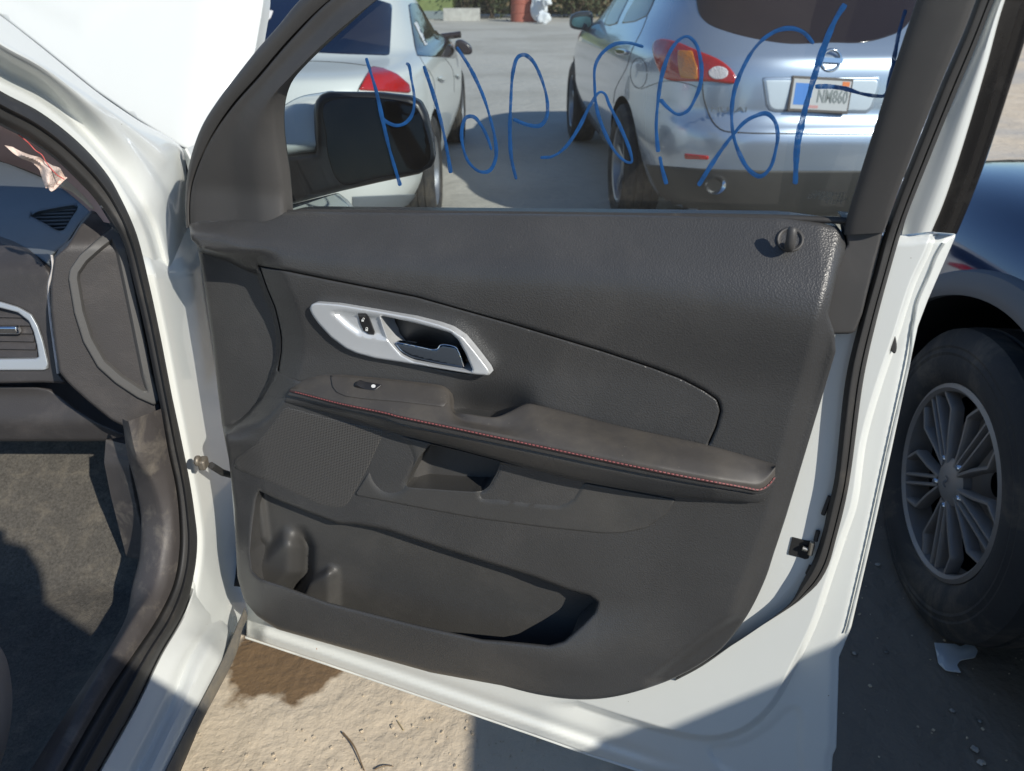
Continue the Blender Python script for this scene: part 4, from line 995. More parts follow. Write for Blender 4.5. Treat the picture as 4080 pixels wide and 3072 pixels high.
tyre_m = mat('tyre_rubber', (.026,.026,.027), .8, bump=[('noise',120,.3,.003)], var=(6,.2), dust=((.22,.18,.13),6,.50,.76,.5))
def wheel(carobj, loc, R, wd, rr, side, style, rim_m, name='wheel', steer=0):
    """side -1: outer face towards -x of the car"""
    P = carobj.w(loc)
    sa = math.radians(steer); wx = carobj.ex*math.cos(sa)+carobj.ey*math.sin(sa); wy = carobj.ey*math.cos(sa)-carobj.ex*math.sin(sa)
    def tr(v): return [tuple(P+q[0]*wx+q[1]*wy+np.array([0,0,q[2]])) for q in v]
    h = wd/2
    dish = lathe([(h*.55,.0),(h*.55,.055),(h*.15,.07),(-h*.1,rr*.80),(h*.35,rr*.93),(h*.80,rr*.95),(h*.86,rr),(h*.6,rr*1.02),(-h*.8,rr*1.02),(-h*.8,rr*.9)], 56, 'x', sign=side)
    barrel = lathe([(-h*.15,.03),(-h*.15,rr*.92)], 40, 'x', sign=side)
    lip = lathe([(h*.35,rr*.90),(h*.84,rr*.93),(h*.90,rr*.965),(h*.86,rr*1.01),(h*.3,rr*1.02)], 64, 'x', sign=side)
    w_ = obj(name, (tr(join(lip, barrel)[0]), join(lip, barrel)[1]), rim_m, carobj.root, 40)
    tread = [(-h*.8,rr*1.0),(-h*.95,rr*1.12),(-h,R*.86),(-h*.92,R*.95),(-h*.8,R*.99),(-h*.5,R),(-h*.48,R*.985),(-h*.40,R*.985),(-h*.38,R),(-h*.05,R),(-h*.03,R*.985),(h*.05,R*.985),(h*.07,R),(h*.38,R),(h*.40,R*.985),(h*.48,R*.985),(h*.5,R),(h*.8,R*.99),(h*.92,R*.95),(h,R*.88),(h*.985,R*.865),(h*1.0,R*.85),(h*1.02,rr*1.32),(h*1.0,rr*1.29),(h*1.02,rr*1.26),(h*.98,rr*1.14),(h*.93,rr*1.06),(h*.80,rr*1.0)]
    ty = lathe(tread, 72, 'x', sign=side)
    obj('tyre', (tr(ty[0]), ty[1]), tyre_m, w_, 35)
    bk = lathe([(-h*.3,.0),(-h*.3,rr*.95)], 32, 'x', sign=side)
    obj('brake_disc', (tr(bk[0]), bk[1]), deep_black, w_, 0)
    def pol(r, a, x): return np.array([side*x, r*math.cos(a), r*math.sin(a)])
    def spoke(path, wid, dep):
        p = resample(path, 29); t = np.gradient(p, axis=0); t /= np.linalg.norm(t, axis=1)[:,None]
        n = np.cross(t, np.array([1.,0,0])); n /= np.linalg.norm(n, axis=1)[:,None]
        ax = np.array([side*1.,0,0])
        rows = [p-n*wid*.9-ax*dep, p-n*wid, p-n*wid*.45+ax*.006, p+n*wid*.45+ax*.006, p+n*wid, p+n*wid*.9-ax*dep]
        return loft(np.array(rows), 1, False)
    if style == 'star':                      # split spokes in five groups
        for k in range(5):
            a = .05+math.pi+k*2*math.pi/5
            for s in (-1, 1):
                for path, wid in (([(.050,.25),(.12,.35),(.192,.41),(.246,.235)], .0062), ([(.055,.19),(.12,.095),(.19,.064),(.246,.052)], .0052)):
                    pts = [pol(r*rr/.255, a+s*dl, h*.78) for r, dl in path]
                    v, f = spoke(pts, wid, .022); obj('spoke', (tr(v), f), rim_m, w_, 40)
            lug = lathe([(h*.86,0),(h*.86,.006),(h*.80,.010),(h*.70,.012)], 10, 'x', sign=side)
            aa = a; v = [(q[0], q[1]+.058*math.cos(aa), q[2]+.058*math.sin(aa)) for q in lug[0]]
            obj('lug_nut', (tr(v), lug[1]), chrome, w_, 40)
        cap = lathe([(h*.60,.058),(h*.76,.056),(h*.84,.040),(h*.86,0)], 32, 'x', sign=side)
        obj('hub_cap', (tr(cap[0]), cap[1]), rim_m, w_, 50)
        v, f = text_mesh('S', .040, .0005); q = [tuple(np.array([side*h*.875, -side*-1*p[0]*0+p[0]*-side, p[1]])) for p in v]
        obj('cap_emblem', (tr(q), f), chrome, w_, 0)
    else:
        n = 5 if style == 'five' else 7
        for k in range(n):
            a = k*2*math.pi/n+.3
            v, f = spoke([pol(r, a, h*(.55+.1*r/rr)) for r in (.03, rr*.4, rr*.7, rr*.95)], .026, .03); obj('spoke', (tr(v), f), rim_m, w_, 40)
        cap = lathe([(h*.5,.07),(h*.62,.06),(h*.66,0)], 24, 'x', sign=side); obj('hub_cap', (tr(cap[0]), cap[1]), rim_m, w_, 50)
    return w_
dark_glass = mat('dark_car_glass', (.008,.009,.012), .05, coat=.15, spec=.5)
rim_alloy = mat('alloy', (.42,.43,.45), .35, metal=.8)
seam_m = mat('panel_gap', (.03,.03,.03), .8)
# ---- silver car seen through the window
silver = mat('silver_paint', (.40,.46,.55), .26, metal=.6, coat=1, bump=[('noise',900,.02,.0004)])
MU = Car('silver_suv', 'silver SUV with red and amber tail light parked beyond the door window', 1.64, 3.86, 2.0, [
    (.24,.80,.16,4.5,4.5),(.30,.86,.10,4.62,4.5),(.42,.91,.03,4.72,4.6),(.52,.935,.0,4.75,4.6),(.60,.945,-.005,4.76,4.6),(.69,.945,.0,4.74,4.6),(.735,.945,.02,4.72,4.6),(.76,.945,.055,4.70,4.6),(.85,.94,.06,4.62,4.6),(.98,.925,.075,4.35,4.6),
    (1.04,.905,.095,3.95,4.6),(1.10,.875,.14,3.55,4.4),(1.22,.81,.26,3.30,4.2),(1.38,.745,.40,2.95,4.0),(1.54,.67,.56,2.55,3.8),(1.64,.60,.72,2.25,3.6),(1.69,.48,1.0,2.0,3.2),(1.70,.3,1.2,1.8,3)], silver)
for s in (-1, 1):
    pass
MU.cut_wheels([(-.92,.98,.36),(.92,.98,.36),(-.92,3.78,.36),(.92,3.78,.36)], .405, .27)
for (x, y) in ((-.83,.98),(.83,.98),(-.83,3.78),(.83,3.78)): wheel(MU, (x,y,.36), .36, .23, .235, -1 if x < 0 else 1, 'five', rim_alloy)
black_clad = mat('bumper_cladding', (.045,.044,.043), .6, bump=FINE)
dark_rear = mat('brown_reflection_glass', (.030,.022,.022), .08, spec=.5)  # brown of the reflection put into the glass colour
MU.decal('rear_window', Z('C',(905,-160),(905,0),(925,90),(980,150),(1100,200),(1300,250),(1500,277),(1750,270),(1950,270),(2100,235),(2200,190),(2300,60),(2330,-160)), dark_rear, .003, edge=8, edge_w=.004, res=16)
tail_red = mat('tail_light_red', (.42,.015,.012), .12, coat=1, bump=[('voronoi',90,.3,.004)])
tl = MU.decal('tail_light', Z('C',(635,290),(650,258),(690,245),(780,262),(930,325),(1060,380),(1130,440),(1162,500),(1150,525),(1000,515),(720,500),(690,470),(650,380)), tail_red, .014, edge=9, edge_w=.012, res=10, parent=MU.root)
MU.decal('amber_lens', Z('C',(800,325),(890,330),(920,420),(925,500),(820,490),(805,420)), mat('amber_lens', (.65,.20,.015), .15, coat=1, bump=[('voronoi',90,.4,.004)]), .0165, edge=3, edge_w=.002, res=8, smooth=False, parent=tl)
MU.decal('reverse_lens', [(Z('C',(1050,460))[0][0]+38*math.cos(a), Z('C',(1050,460))[0][1]+26*math.sin(a)) for a in np.linspace(0,6.28,24)[:-1]], mat('clear_lens', (.72,.66,.66), .15, coat=1, bump=[('voronoi',110,.6,.005)]), .0165, edge=4, edge_w=.003, res=7, smooth=False, parent=tl)
rec = Z('C',(1320,490),(1345,484),(2045,482),(2070,490),(2060,560),(2015,685),(1980,715),(1400,708),(1365,695),(1345,660))
MU.decal('plate_surround', rec, silver, .006, edge=7, edge_w=.008, res=9, smooth=False)
MU.decal('plate_recess', dilate(resample(rec, None, True, 9), -12), mat('recess_silver', (.60,.66,.72), .35, metal=.15), .0022+.0055, edge=4, edge_w=.004, res=9, smooth=False)
pc = Z('C',(1680,598))[0]
f = MU.mapf(); pP = f(np.array([pc[0]]), np.array([pc[1]]), np.array([.012]))[0]
ex = MU.ex; up = np.array([0,0,1.])*.98+MU.ey*.18; en = np.cross(ex, up)
roll = math.radians(-3.0); ex2 = ex*math.cos(roll)-up*math.sin(roll)*-1; up2 = np.cross(en, ex2)*1.0; up2 = up2/np.linalg.norm(up2)
ex2 = ex2/np.linalg.norm(ex2)
def pbox(c, sx, sy, sz): return [tuple(np.asarray(c)+a*sx/2*ex2+b*sy/2*up2+d*sz/2*en) for a in (-1,1) for b in (-1,1) for d in (-1,1)], [(0,1,3,2),(4,6,7,5),(0,4,5,1),(2,3,7,6),(0,2,6,4),(1,5,7,3)]
plate = obj('license_plate', pbox(pP, .308, .165, .012), mat('plate_frame', (.09,.075,.07), .5), MU.root, 0, bevel=.004)
obj('plate_face', pbox(pP+en*.0062, .288, .138, .004), mat('plate_white', (.50,.50,.50), .4), plate, 0)
obj('plate_map_print', join(pbox(pP+en*.0085-ex2*.098, .070, .10, .001), pbox(pP+en*.0088-ex2*.066+up2*.015, .04, .06, .0012)), mat('plate_blue', (.06,.22,.60), .4), plate, 0)
obj('plate_sticker', pbox(pP+en*.0088+ex2*.118+up2*.055, .036, .022, .001), mat('plate_orange', (.75,.19,.04), .4), plate, 0)
obj('plate_ribbon_print', pbox(pP+en*.0088-ex2*.03-up2*.056, .05, .014, .001), mat('plate_pink', (.55,.28,.27), .4), plate, 0)
v, f_ = text_mesh('NM860', .085, .001, bold=.0016)
obj('plate_characters', ([tuple(pP+en*(.0092+p[2])+ex2*(p[0]*.60+.060)+up2*(p[1]*1.0-.008)) for p in v], f_), mat('plate_grey_print', (.22,.24,.24), .5), plate, 0)
bc = Z('C',(1750,383))[0]; f = MU.mapf(); bP = f(np.array([bc[0]]), np.array([bc[1]]), np.array([.006]))[0]
ring = [bP+.048*(math.cos(a)*ex+math.sin(a)*up) for a in np.linspace(0, 2*math.pi, 33)]
obj('tailgate_emblem', join(tube(ring, .008, 8, False), pbox(bP+en*.006, .115, .022, .008)), chrome, MU.body, 50)
lc = Z('C',(1165,690))[0]; lP = f(np.array([lc[0]]), np.array([lc[1]]), np.array([.010]))[0]
v, f_ = text_mesh('MURANO', .036, .002)
obj('badge_lettering', ([tuple(lP+en*p[2]+ex*p[0]*1.75+up*p[1]) for p in v], f_), mat('badge_grey', (.10,.11,.12), .3, metal=.4), MU.body, 0)
MU.decal('bumper_reflector', Z('C',(835,965),(985,980),(985,1005),(838,1000)), tail_red, .008, edge=3, edge_w=.004, res=7, smooth=False)
MU.decal('lower_bumper', Z('C',(590,1035),(760,1048),(950,1062),(1400,1075),(2000,1075),(2400,1060),(2400,1420),(1200,1420),(760,1400),(690,1250),(630,1130)), black_clad, .006, edge=8, edge_w=.006, res=18, smooth=False)
ec = f(np.array([Z('C',(1030,1150))[0][0]]), np.array([Z('C',(1030,1150))[0][1]]), np.array([.02]))[0]
el_ = lathe([(0,.030),(.02,.045),(.0,.048),(-.12,.045)], 24, 'x'); 
obj('exhaust_tip', ([tuple(ec+np.array([q[1]*1.15, -q[0], q[2]])) for q in el_[0]], el_[1]), chrome, MU.body, 50)
obj('exhaust_hole', ([tuple(ec+np.array([.043*math.cos(a), -.004, .038*math.sin(a)])) for a in np.linspace(0,6.28,20)[:-1]], [tuple(range(19))]), deep_black, MU.body, 0)
MU.line('tailgate_gap', Z('C',(945,520),(955,620),(980,700),(1010,765),(1070,820),(1180,835),(1500,842),(2020,842),(2300,835)), .0035, seam_m)
MU.line('bumper_gap', Z('C',(560,560),(720,510),(860,530),(940,560)), .002, seam_m)
wi = MU.decal('front_side_window', Z('C',(325,155),(350,90),(400,0),(520,-160),(600,-200),(520,-80),(470,20),(425,110),(412,150),(360,165)), dark_glass, .004, edge=4, edge_w=.003, res=8, smooth=False)
MU.decal('rear_side_window', Z('C',(440,148),(470,80),(520,0),(600,-120),(700,-160),(660,-40),(630,40),(600,100),(520,138)), dark_glass, .004, edge=4, edge_w=.003, res=8, smooth=False)
mc = MU.w((-1.02,2.95,1.08))
mp_ = plane_map(mc, CAM-mc)
mm = obj('side_mirror', patch(catmull(Z('C',(108,150),(115,105),(140,82),(190,70),(245,74),(254,90),(252,175),(235,188),(150,186),(115,172)), None, True, 6), mp_, 0, edge=9, edge_w=.05, skirt=.06, res=6), mat('mirror_dark', (.03,.035,.04), .3, coat=.5), MU.root, 50)
obj('mirror_glass', patch(catmull(Z('C',(125,155),(130,120),(160,108),(238,110),(240,165),(160,172)), None, True, 6), mp_, .003, skirt=.002, res=8), mat('mirror_teal', (.25,.42,.48), .08, metal=1), mm, 0)
obj('mirror_arm', tube([mc+np.array([.06,0,-.02]), MU.w((-.86,2.98,1.02))], .03, 8), MATS['mirror_dark'], mm, 60)
MU.decal('door_handle', Z('C',(405,318),(450,310),(485,325),(470,345),(420,345)), chrome, .018, edge=4, edge_w=.01, res=6)
MU.line('fuel_door_gap', [(Z('C',(545,460))[0][0]+33*math.cos(a), Z('C',(545,460))[0][1]+60*math.sin(a)) for a in np.linspace(0,6.2,20)], .0022, seam_m)
MU.line('door_gap', Z('C',(600,100),(560,200),(500,320),(470,420),(400,560),(385,650)), .0025, seam_m)
# ---- white sedan
SE = Car('white_sedan', 'white sedan with red tail light parked behind the open door', -1.36, 3.72, 0.0, [
    (.20,.78,.15,4.6,4.5),(.28,.84,.07,4.7,4.6),(.38,.88,.02,4.76,4.8),(.50,.90,.0,4.78,4.8),(.62,.905,.0,4.76,4.8),(.72,.90,.02,4.7,4.8),(.82,.895,.05,4.55,4.6),(.90,.88,.08,4.2,4.5),(.955,.86,.12,3.9,4.4),
    (.985,.83,.30,3.7,4.2),(1.01,.79,.62,3.55,4.0),(1.08,.755,.80,3.35,3.8),(1.20,.70,1.00,3.05,3.6),(1.32,.64,1.22,2.75,3.4),(1.41,.57,1.5,2.45,3.2),(1.45,.44,1.8,2.2,3.0),(1.46,.3,1.9,2.1,3)], white_paint)
SE.cut_wheels([(-.88,1.02,.33),(.88,1.02,.33),(-.88,3.80,.33),(.88,3.80,.33)], .37, .25)
for (x, y) in ((-.79,1.02),(.79,1.02),(-.79,3.8),(.79,3.8)): wheel(SE, (x,y,.33), .33, .21, .21, -1 if x < 0 else 1, 'seven', rim_alloy)
SE.decal('rear_window', Z('R',(-700,-60),(1190,-20),(1385,40),(1375,250),(1360,545),(900,530),(600,515),(-700,480)), mat('blue_black_glass', (.006,.010,.026), .05, coat=1, spec=.8), .004, edge=5, edge_w=.004, res=14, smooth=False)
stl = SE.decal('window_sticker', Z('X',(560,78),(722,85),(705,135),(665,178),(560,180)), mat('sticker_paper', (.60,.60,.58), .7, var=(300,.35)), .007, res=8, smooth=False, skirt=.001)
SE.decal('side_window', Z('R',(1540,50),(1560,30),(1620,30),(1700,80),(1800,190),(1900,330),(1975,450),(2030,560),(1990,575),(1800,560),(1625,550),(1600,450),(1560,200)), dark_glass, .004, edge=4, edge_w=.003, res=8, smooth=False)
SE.decal('window_reflection_strip', Z('R',(1590,230),(1615,215),(1725,440),(1700,455)), mat('pale_reflection', (.6,.62,.65), .6), .007, res=6, smooth=False, skirt=.001)  # opaque pale strip painted on as a reflection in the glass
SE.decal('tail_light', Z('R',(1180,655),(1300,675),(1430,730),(1540,820),(1558,880),(1552,915),(1400,905),(1055,885),(1110,770)), tail_red, .012, edge=8, edge_w=.01, res=8, smooth=False, parent=SE.root)
sm_c = SE.w((.99,2.95,1.02)); sp2 = plane_map(sm_c, CAM-sm_c)
smr = obj('side_mirror', patch(catmull(Z('R',(2000,480),(2005,400),(2050,385),(2110,410),(2160,460),(2168,515),(2140,535),(2060,530)), None, True, 5), sp2, 0, edge=8, edge_w=.05, skirt=.05, res=6), mat('mirror_plum', (.03,.022,.026), .25, coat=.5), SE.root, 50)
obj('mirror_arm', tube([sm_c+np.array([-.05,0,-.02]), SE.w((.78,2.98,.98))], .025, 8), MATS['mirror_plum'], smr, 60)
for q in (Z('R',(1825,765),(1850,745),(1880,755),(1890,785),(1850,795)), Z('R',(2000,735),(2020,728),(2038,740),(2040,760),(2015,765))):
    SE.decal('door_handle', q, white_paint, .022, edge=3, edge_w=.012, res=4)
SE.line('trunk_gap', Z('R',(300,610),(560,600),(900,615),(1100,640),(1170,650),(1110,770),(1050,885),(1030,1100)), .003, seam_m)
SE.line('door_gap', Z('R',(1655,560),(1700,640),(1780,760),(1800,900),(1790,1100)), .0022, seam_m)
SE.line('door_gap', Z('R',(1900,575),(1960,650),(1985,740),(1990,900)), .0022, seam_m)
SE.decal('rear_bumper_trim', Z('B',(640,1240),(1105,1220),(1100,1420),(640,1420)), mat('grey_bumper', (.14,.16,.18), .6), .006, res=12, smooth=False)
# ---- dark blue car beside the door
navy = mat('navy_paint', (.007,.022,.065), .09, metal=.5, coat=1, spec=.6)
DK = Car('navy_car', 'navy blue car with dusty dark alloy wheel parked alongside', 1.935, -2.33, 0, [
    (.26,.86,.12,4.65,8),(.34,.91,.05,4.75,9),(.48,.940,.0,4.84,9),(.62,.945,.0,4.86,9),(.72,.938,.0,4.82,9),(.80,.922,.02,4.76,8.5),(.88,.897,.05,4.66,8),(.94,.865,.08,4.50,7),(.985,.825,.10,4.20,6),(1.02,.785,.13,3.7,5),(1.05,.765,.18,3.25,5),
    (1.14,.725,.28,3.05,6),(1.27,.67,.42,2.80,7),(1.37,.615,.55,2.62,8),(1.425,.55,.68,2.48,8),(1.45,.45,.9,2.25,7),(1.455,.3,1.1,2.0,6)], navy)
DKW = [(-.83,3.72),(.83,3.72),(-.83,.92),(.83,.92)]
DK.cut_wheels([(-.90,3.72,.372),(.90,3.72,.372),(-.90,.92,.372),(.90,.92,.372)], .430, .30)
gun = mat('dusty_gunmetal', (.24,.23,.225), .5, metal=.35, dust=((.26,.22,.18),25,.4,.7,.6))
for (x, y) in DKW: wheel(DK, (x,y,.360), .360, .23, .228, -1 if x < 0 else 1, 'star', gun, steer=-5.5 if y > 2 else 0)
clad = mat('arch_cladding', (.13,.13,.135), .6, bump=FINE)
for (x, y) in DKW:
    s = -1 if x < 0 else 1
    rows = []
    for rr_, dx in ((.424,.0),(.424,.022),(.445,.028),(.475,.024),(.480,.0)):
        r = []
        for a in np.linspace(-.42, math.pi+.42, 60):
            yl, zl = y+rr_*math.cos(a), .372+rr_*math.sin(a)
            loc, nn, _, _ = DK.bvh.ray_cast(Vector(DK.w((s*2.0,yl,max(zl,.27)))), Vector(-s*DK.ex))
            xx = abs((np.array(loc)-DK.c)@DK.ex) if loc is not None else .93
            r.append(DK.w((s*(xx+dx), yl, max(zl,.22))))
        rows.append(r)
    obj('wheel_arch', loft(np.array(rows), 2), clad, DK.root, 45)
MU_side = None
def side_glass(carx, y0, y1, z0, z1, s):
    R = []
    for zz in np.linspace(z0, z1, 6):
        r = []
        for yy in np.linspace(y0+.25*(zz-z0), y1-1.1*(zz-z0), 16):
            loc, nn, _, _ = carx.bvh.ray_cast(Vector(carx.w((s*2.0,yy,zz))), Vector(-s*carx.ex))
            r.append(np.array(loc+nn*.004) if loc is not None else carx.w((s*.7,yy,zz)))
        R.append(r)
    return loft(np.array(R), 1, False)
for s in (-1, 1): obj('side_window', side_glass(DK, .6, 2.9, 1.09, 1.31, s), dark_glass, DK.body, 40)
def front_glass(carx, hw, z0, z1):
    R = []
    for zz in np.linspace(z0, z1, 8):
        r = []
        for xx in np.linspace(-hw+.25*(zz-z0), hw-.25*(zz-z0), 20):
            loc, nn, _, _ = carx.bvh.ray_cast(Vector(carx.w((xx,8,zz))), Vector(-carx.ey))
            if loc is None: loc, nn, _, _ = carx.bvh.find_nearest(Vector(carx.w((xx,2.5,zz))))
            r.append(np.array(loc+nn*.004))
        R.append(r)
    return loft(np.array(R), 1, False)
for c_, z0, z1, hw_ in ((DK,1.08,1.37,.56),(MU,1.15,1.6,.66),(SE,1.05,1.38,.62)): obj('windshield', front_glass(c_, hw_, z0, z1), dark_glass, c_.body, 40)
# ================================================================== FAR EDGE OF THE LOT
leaf = mat('shrub_leaves', (.055,.070,.030), .7, var=(3,.5)); dry = mat('dry_shrub', (.16,.12,.07), .8, var=(3,.4)); twigm = mat('shrub_stem', (.12,.09,.065), .85)
def shrub(name, label, x, y, h, wd, m, n, seed, group):
    r = np.random.default_rng(seed)
    t = thing(name, label, 'shrub', (x, y, 0), group)
    st = []
    for k in range(7):
        a = r.uniform(0, 6.28); e = np.array([x+math.cos(a)*wd*.35, y+math.sin(a)*wd*.35, h*r.uniform(.6,.95)])
        st.append(tube(catmull([np.array([x+r.normal()*.08,y,0]), np.array([x,y,0])*.5+e*.5+r.normal(size=3)*.1, e], 6), np.linspace(.03,.008,6), 5))
    obj('stem', join(*st), twigm, t, 60)
    V = []; Fc = []
    cl = np.stack([r.normal(size=26)*wd*.30, r.normal(size=26)*wd*.30, h*(.12+.85*r.random(26))], -1)
    for i in range(n):
        c = cl[r.integers(26)]+r.normal(size=3)*np.array([wd*.13,wd*.13,h*.09]); c[2] = abs(c[2])
        d = r.normal(size=3); d /= np.linalg.norm(d); e = np.cross(d, r.normal(size=3)); e /= np.linalg.norm(e); s = r.uniform(.05,.11)
        b = len(V); p = np.array([x,y,0])+c
        V += [tuple(p-d*s), tuple(p+e*s*.45), tuple(p+d*s), tuple(p-e*s*.45)]; Fc.append((b,b+1,b+2,b+3))
    obj('foliage', (V, Fc), m, t, 0, recalc=False)
rr = np.random.default_rng(3)
spots = [(-8.6,'green'),(-6.6,'green'),(-4.6,'green'),(-2.6,'green'),(-.8,'green'),(.9,'dry'),(2.5,'green'),(4.3,'dry'),(6.2,'dry'),(8.4,'green'),(11,'green'),(14,'green'),(17.5,'dry'),(21,'green')]
for i, (x, kd) in enumerate(spots):
    shrub('shrub', {'green': 'dense green shrub along the far edge of the lot', 'dry': 'dry brown shrub along the far edge of the lot'}[kd], x+rr.normal()*.2, 35.2+.12*x+rr.normal()*.4, rr.uniform(3.0,4.2), 2.3, leaf if kd == 'green' else dry, 2600, 40+i, 'shrubs along the far edge of the lot '+kd)
# mesh fence behind the shrubs
fen = thing('mesh_fence', 'dark screened mesh fence running behind the far shrubs', 'fence', (4, 37.5, 0))
obj('fence_screen', box((4,38.2,1.4),(70,.05,2.7)), mat('fence_screen', (.035,.040,.036), .9, var=(2,.4)), fen, 0)
for k in range(24): obj('post', tube([np.array([-30+k*3.0,38.1,0]), np.array([-30+k*3.0,38.1,2.9])], .035, 8), mat('galvanised', (.35,.35,.34), .5, metal=.5), fen, 60)
# rubbish by the shrubs
def blob(c, s, seed):
    r = np.random.default_rng(seed); bm = bmesh.new(); bmesh.ops.create_icosphere(bm, subdivisions=3, radius=1)
    V = []
    ph = r.uniform(0,6,6)
    for v in bm.verts:
        k = 1+.16*math.sin(3*v.co.x*2+ph[0])*math.sin(4*v.co.y+ph[1])+.12*math.sin(5*v.co.z+ph[2]+3*v.co.x)+r.normal()*.04
        V.append((c[0]+v.co.x*k*s[0], c[1]+v.co.y*k*s[1], max(c[2]+v.co.z*k*s[2], .005)))
    Fc = [tuple(v.index for v in f.verts) for f in bm.faces]; bm.free(); return V, Fc
def single(name, vf, m, label, cat, group=None, angle=40):
    V = np.asarray(vf[0]); b = np.array([V[:,0].mean(), V[:,1].mean(), V[:,2].min()])
    o = obj(name, ((V-b).tolist(), vf[1]), m, None, angle); o.location = b; o['label'] = label; o['category'] = cat
    if group: o['group'] = group
    return o
bagm = mat('white_plastic_bag', (.72,.73,.75), .5)
def gp(px, py): return hit(np.array(float(px)), np.array(float(py)), (0,0,0), (0,0,1.))
for i, (q, s, dz) in enumerate(((Z('S',(1650,330))[0],.30,.55),(Z('S',(1715,350))[0],.24,.2),(Z('S',(1750,300))[0],.20,.75))):
    p = gp(*q) if i != 2 else gp(*Z('S',(1750,345))[0])+np.array([0,.3,0])
    single('plastic_bag', blob((p[0],p[1],dz if i != 1 else .2),(s,s*.8,s*(1.7 if i == 0 else 1)), 80+i), bagm, ('large bulging white plastic bag beside the red drums','small white plastic bag lying low in front of the bulging bag','small white plastic bag perched up behind the bulging bag')[i], 'bag', 'white bags by the shrubs')
for i, x_ in enumerate((1385,1510)):
    p = gp(*Z('S',(x_,325))[0])+np.array([0,.3,0]); h = .95
    single('drum', join(lathe([(0,0),(0,.40),(.02,.42),(.3,.41),(.32,.43),(.34,.41),(.62,.41),(.64,.43),(.66,.41),(h-.02,.42),(h,.40),(h,0)], 28, 'x')) if False else
        (lambda L: ([(p[0]+v[1], p[1]+v[2], v[0]) for v in L[0]], L[1]))(lathe([(0,0),(0,.38),(.02,.40),(.3,.39),(.32,.41),(.34,.39),(.62,.39),(.64,.41),(.66,.39),(h-.02,.40),(h,.38),(h,0)], 28, 'x')), mat('faded_red_drum', (.38,.12,.085), .7), ('faded red drum with another drum between it and the bags','faded red drum standing next to the white bags')[i], 'drum', 'red drums')
p = gp(*Z('S',(520,300))[0]); single('concrete_block', box((p[0],p[1],.22),(1.45,.5,.44)), mat('concrete', (.48,.46,.42), .9, var=(5,.2)), 'pale concrete block at the far edge of the lot', 'block', None, 20)
p = gp(*Z('S',(120,290))[0]); gb = thing('green_container', 'green metal container at the far edge of the lot', 'container', (p[0]-1.5,p[1]+1.0,0))
obj('container_wall', box((p[0]-1.5,p[1]+1.5,1.45),(4.4,2.0,2.3)), mat('faded_green', (.20,.24,.09), .7, var=(3,.2)), gb, 0); obj('container_base', box((p[0]-1.5,p[1]+1.45,.16),(4.45,2.05,.30)), mat('grey_blue_base', (.22,.26,.27), .7), gb, 0)
# ================================================================== SMALL THINGS ON THE GROUND
scr = Z('E',(492,1185),(570,1190),(590,1200),(630,1180),(655,1215),(645,1240),(590,1250),(575,1268),(592,1297),(535,1288),(508,1262))
Gp = plane_map((0,0,.004),(0,0,1))
single('paper_scrap', patch(resample(scr, None, True, 8), Gp, lambda x, y, d: .003+.004*np.sin(x/31.)*np.sin(y/23.)*sm(d,0,30), skirt=.002, res=8), mat('pale_paper', (.55,.58,.60), .8), 'torn pale paper scrap on the shaded dirt by the wheel', 'scrap')
twm = mat('dry_twig', (.20,.14,.08), .85)
a, b = gp(*Z('H',(985,925))[0]), gp(*Z('H',(1110,1145))[0])
single('twig', tube(catmull([a+[0,0,.006], a*.6+b*.4+[.006,0,.010], b+[0,0,.004]], 14), np.linspace(.0021,.0011,14), 6), twm, 'thin bent dry twig lying on the sunlit sand', 'twig')
a, b = gp(*Z('H',(1170,1138))[0]), gp(*Z('H',(1280,1118))[0])
single('twig', tube(catmull([a+[0,0,.004], (a+b)/2+[0,.003,.006], b+[0,0,.004]], 8), np.linspace(.0014,.0009,8), 6), twm, 'short straight twig beside the longer bent twig', 'twig')
a, b = gp(*Z('H',(1305,850))[0]), gp(*Z('H',(1340,905))[0])
single('straw', tube([a+[0,0,.003], b+[0,0,.003]], .0012, 5), mat('straw', (.45,.36,.2), .8), 'single pale straw on the sunlit sand', 'straw')
pebm = mat('pale_pebble', (.42,.38,.33), .85, var=(60,.2))
for i, (q, s) in enumerate(((Z('E',(487,1077))[0],.012),(Z('E',(278,897))[0],.007),(Z('E',(555,1445))[0],.006),(Z('E',(640,1590))[0],.009),(Z('E',(665,1640))[0],.008),(Z('E',(660,1485))[0],.005),(Z('E',(310,1225))[0],.005),(Z('E',(190,1230))[0],.006))):
    p = gp(*q); single('pebble', blob((p[0],p[1],s*.5),(s,s*.8,s*.6), 200+i), pebm, 'small pale pebble on the shaded dirt', 'pebble', 'pebbles on the shaded dirt')
gr = []
r4 = np.random.default_rng(11)
for i in range(420):
    px, py = r4.uniform(650,2300), r4.uniform(2480,3150)
    p = gp(px, py)
    if p[0] < -.33 and p[1] > 1.02: continue
    s = abs(r4.normal())*.0012+.0006
    v, f_ = box((0,0,0),(s*2,s*1.6,s*1.4), Matrix.Rotation(r4.uniform(0,3),3,'Z')@Matrix.Rotation(r4.uniform(-.6,.6),3,'X'))
    gr.append(([tuple(p+np.array(q)+[0,0,s*.4]) for q in v], f_))
for i in range(420):
    p = np.array([r4.uniform(.2,1.4), r4.uniform(.5,2.6), 0]); s = abs(r4.normal())*.0014+.0007
    v, f_ = box((0,0,0),(s*2,s*1.6,s*1.4), Matrix.Rotation(r4.uniform(0,3),3,'Z')@Matrix.Rotation(r4.uniform(-.6,.6),3,'X'))
    gr.append(([tuple(p+np.array(q)+[0,0,s*.4]) for q in v], f_))
o = obj('grit', join(*gr), mat('grit', (.50,.42,.31), .9, var=(90,.3)), None, 0); o['kind'] = 'stuff'; o['label'] = 'loose sand grit scattered over the ground'; o['category'] = 'grit'
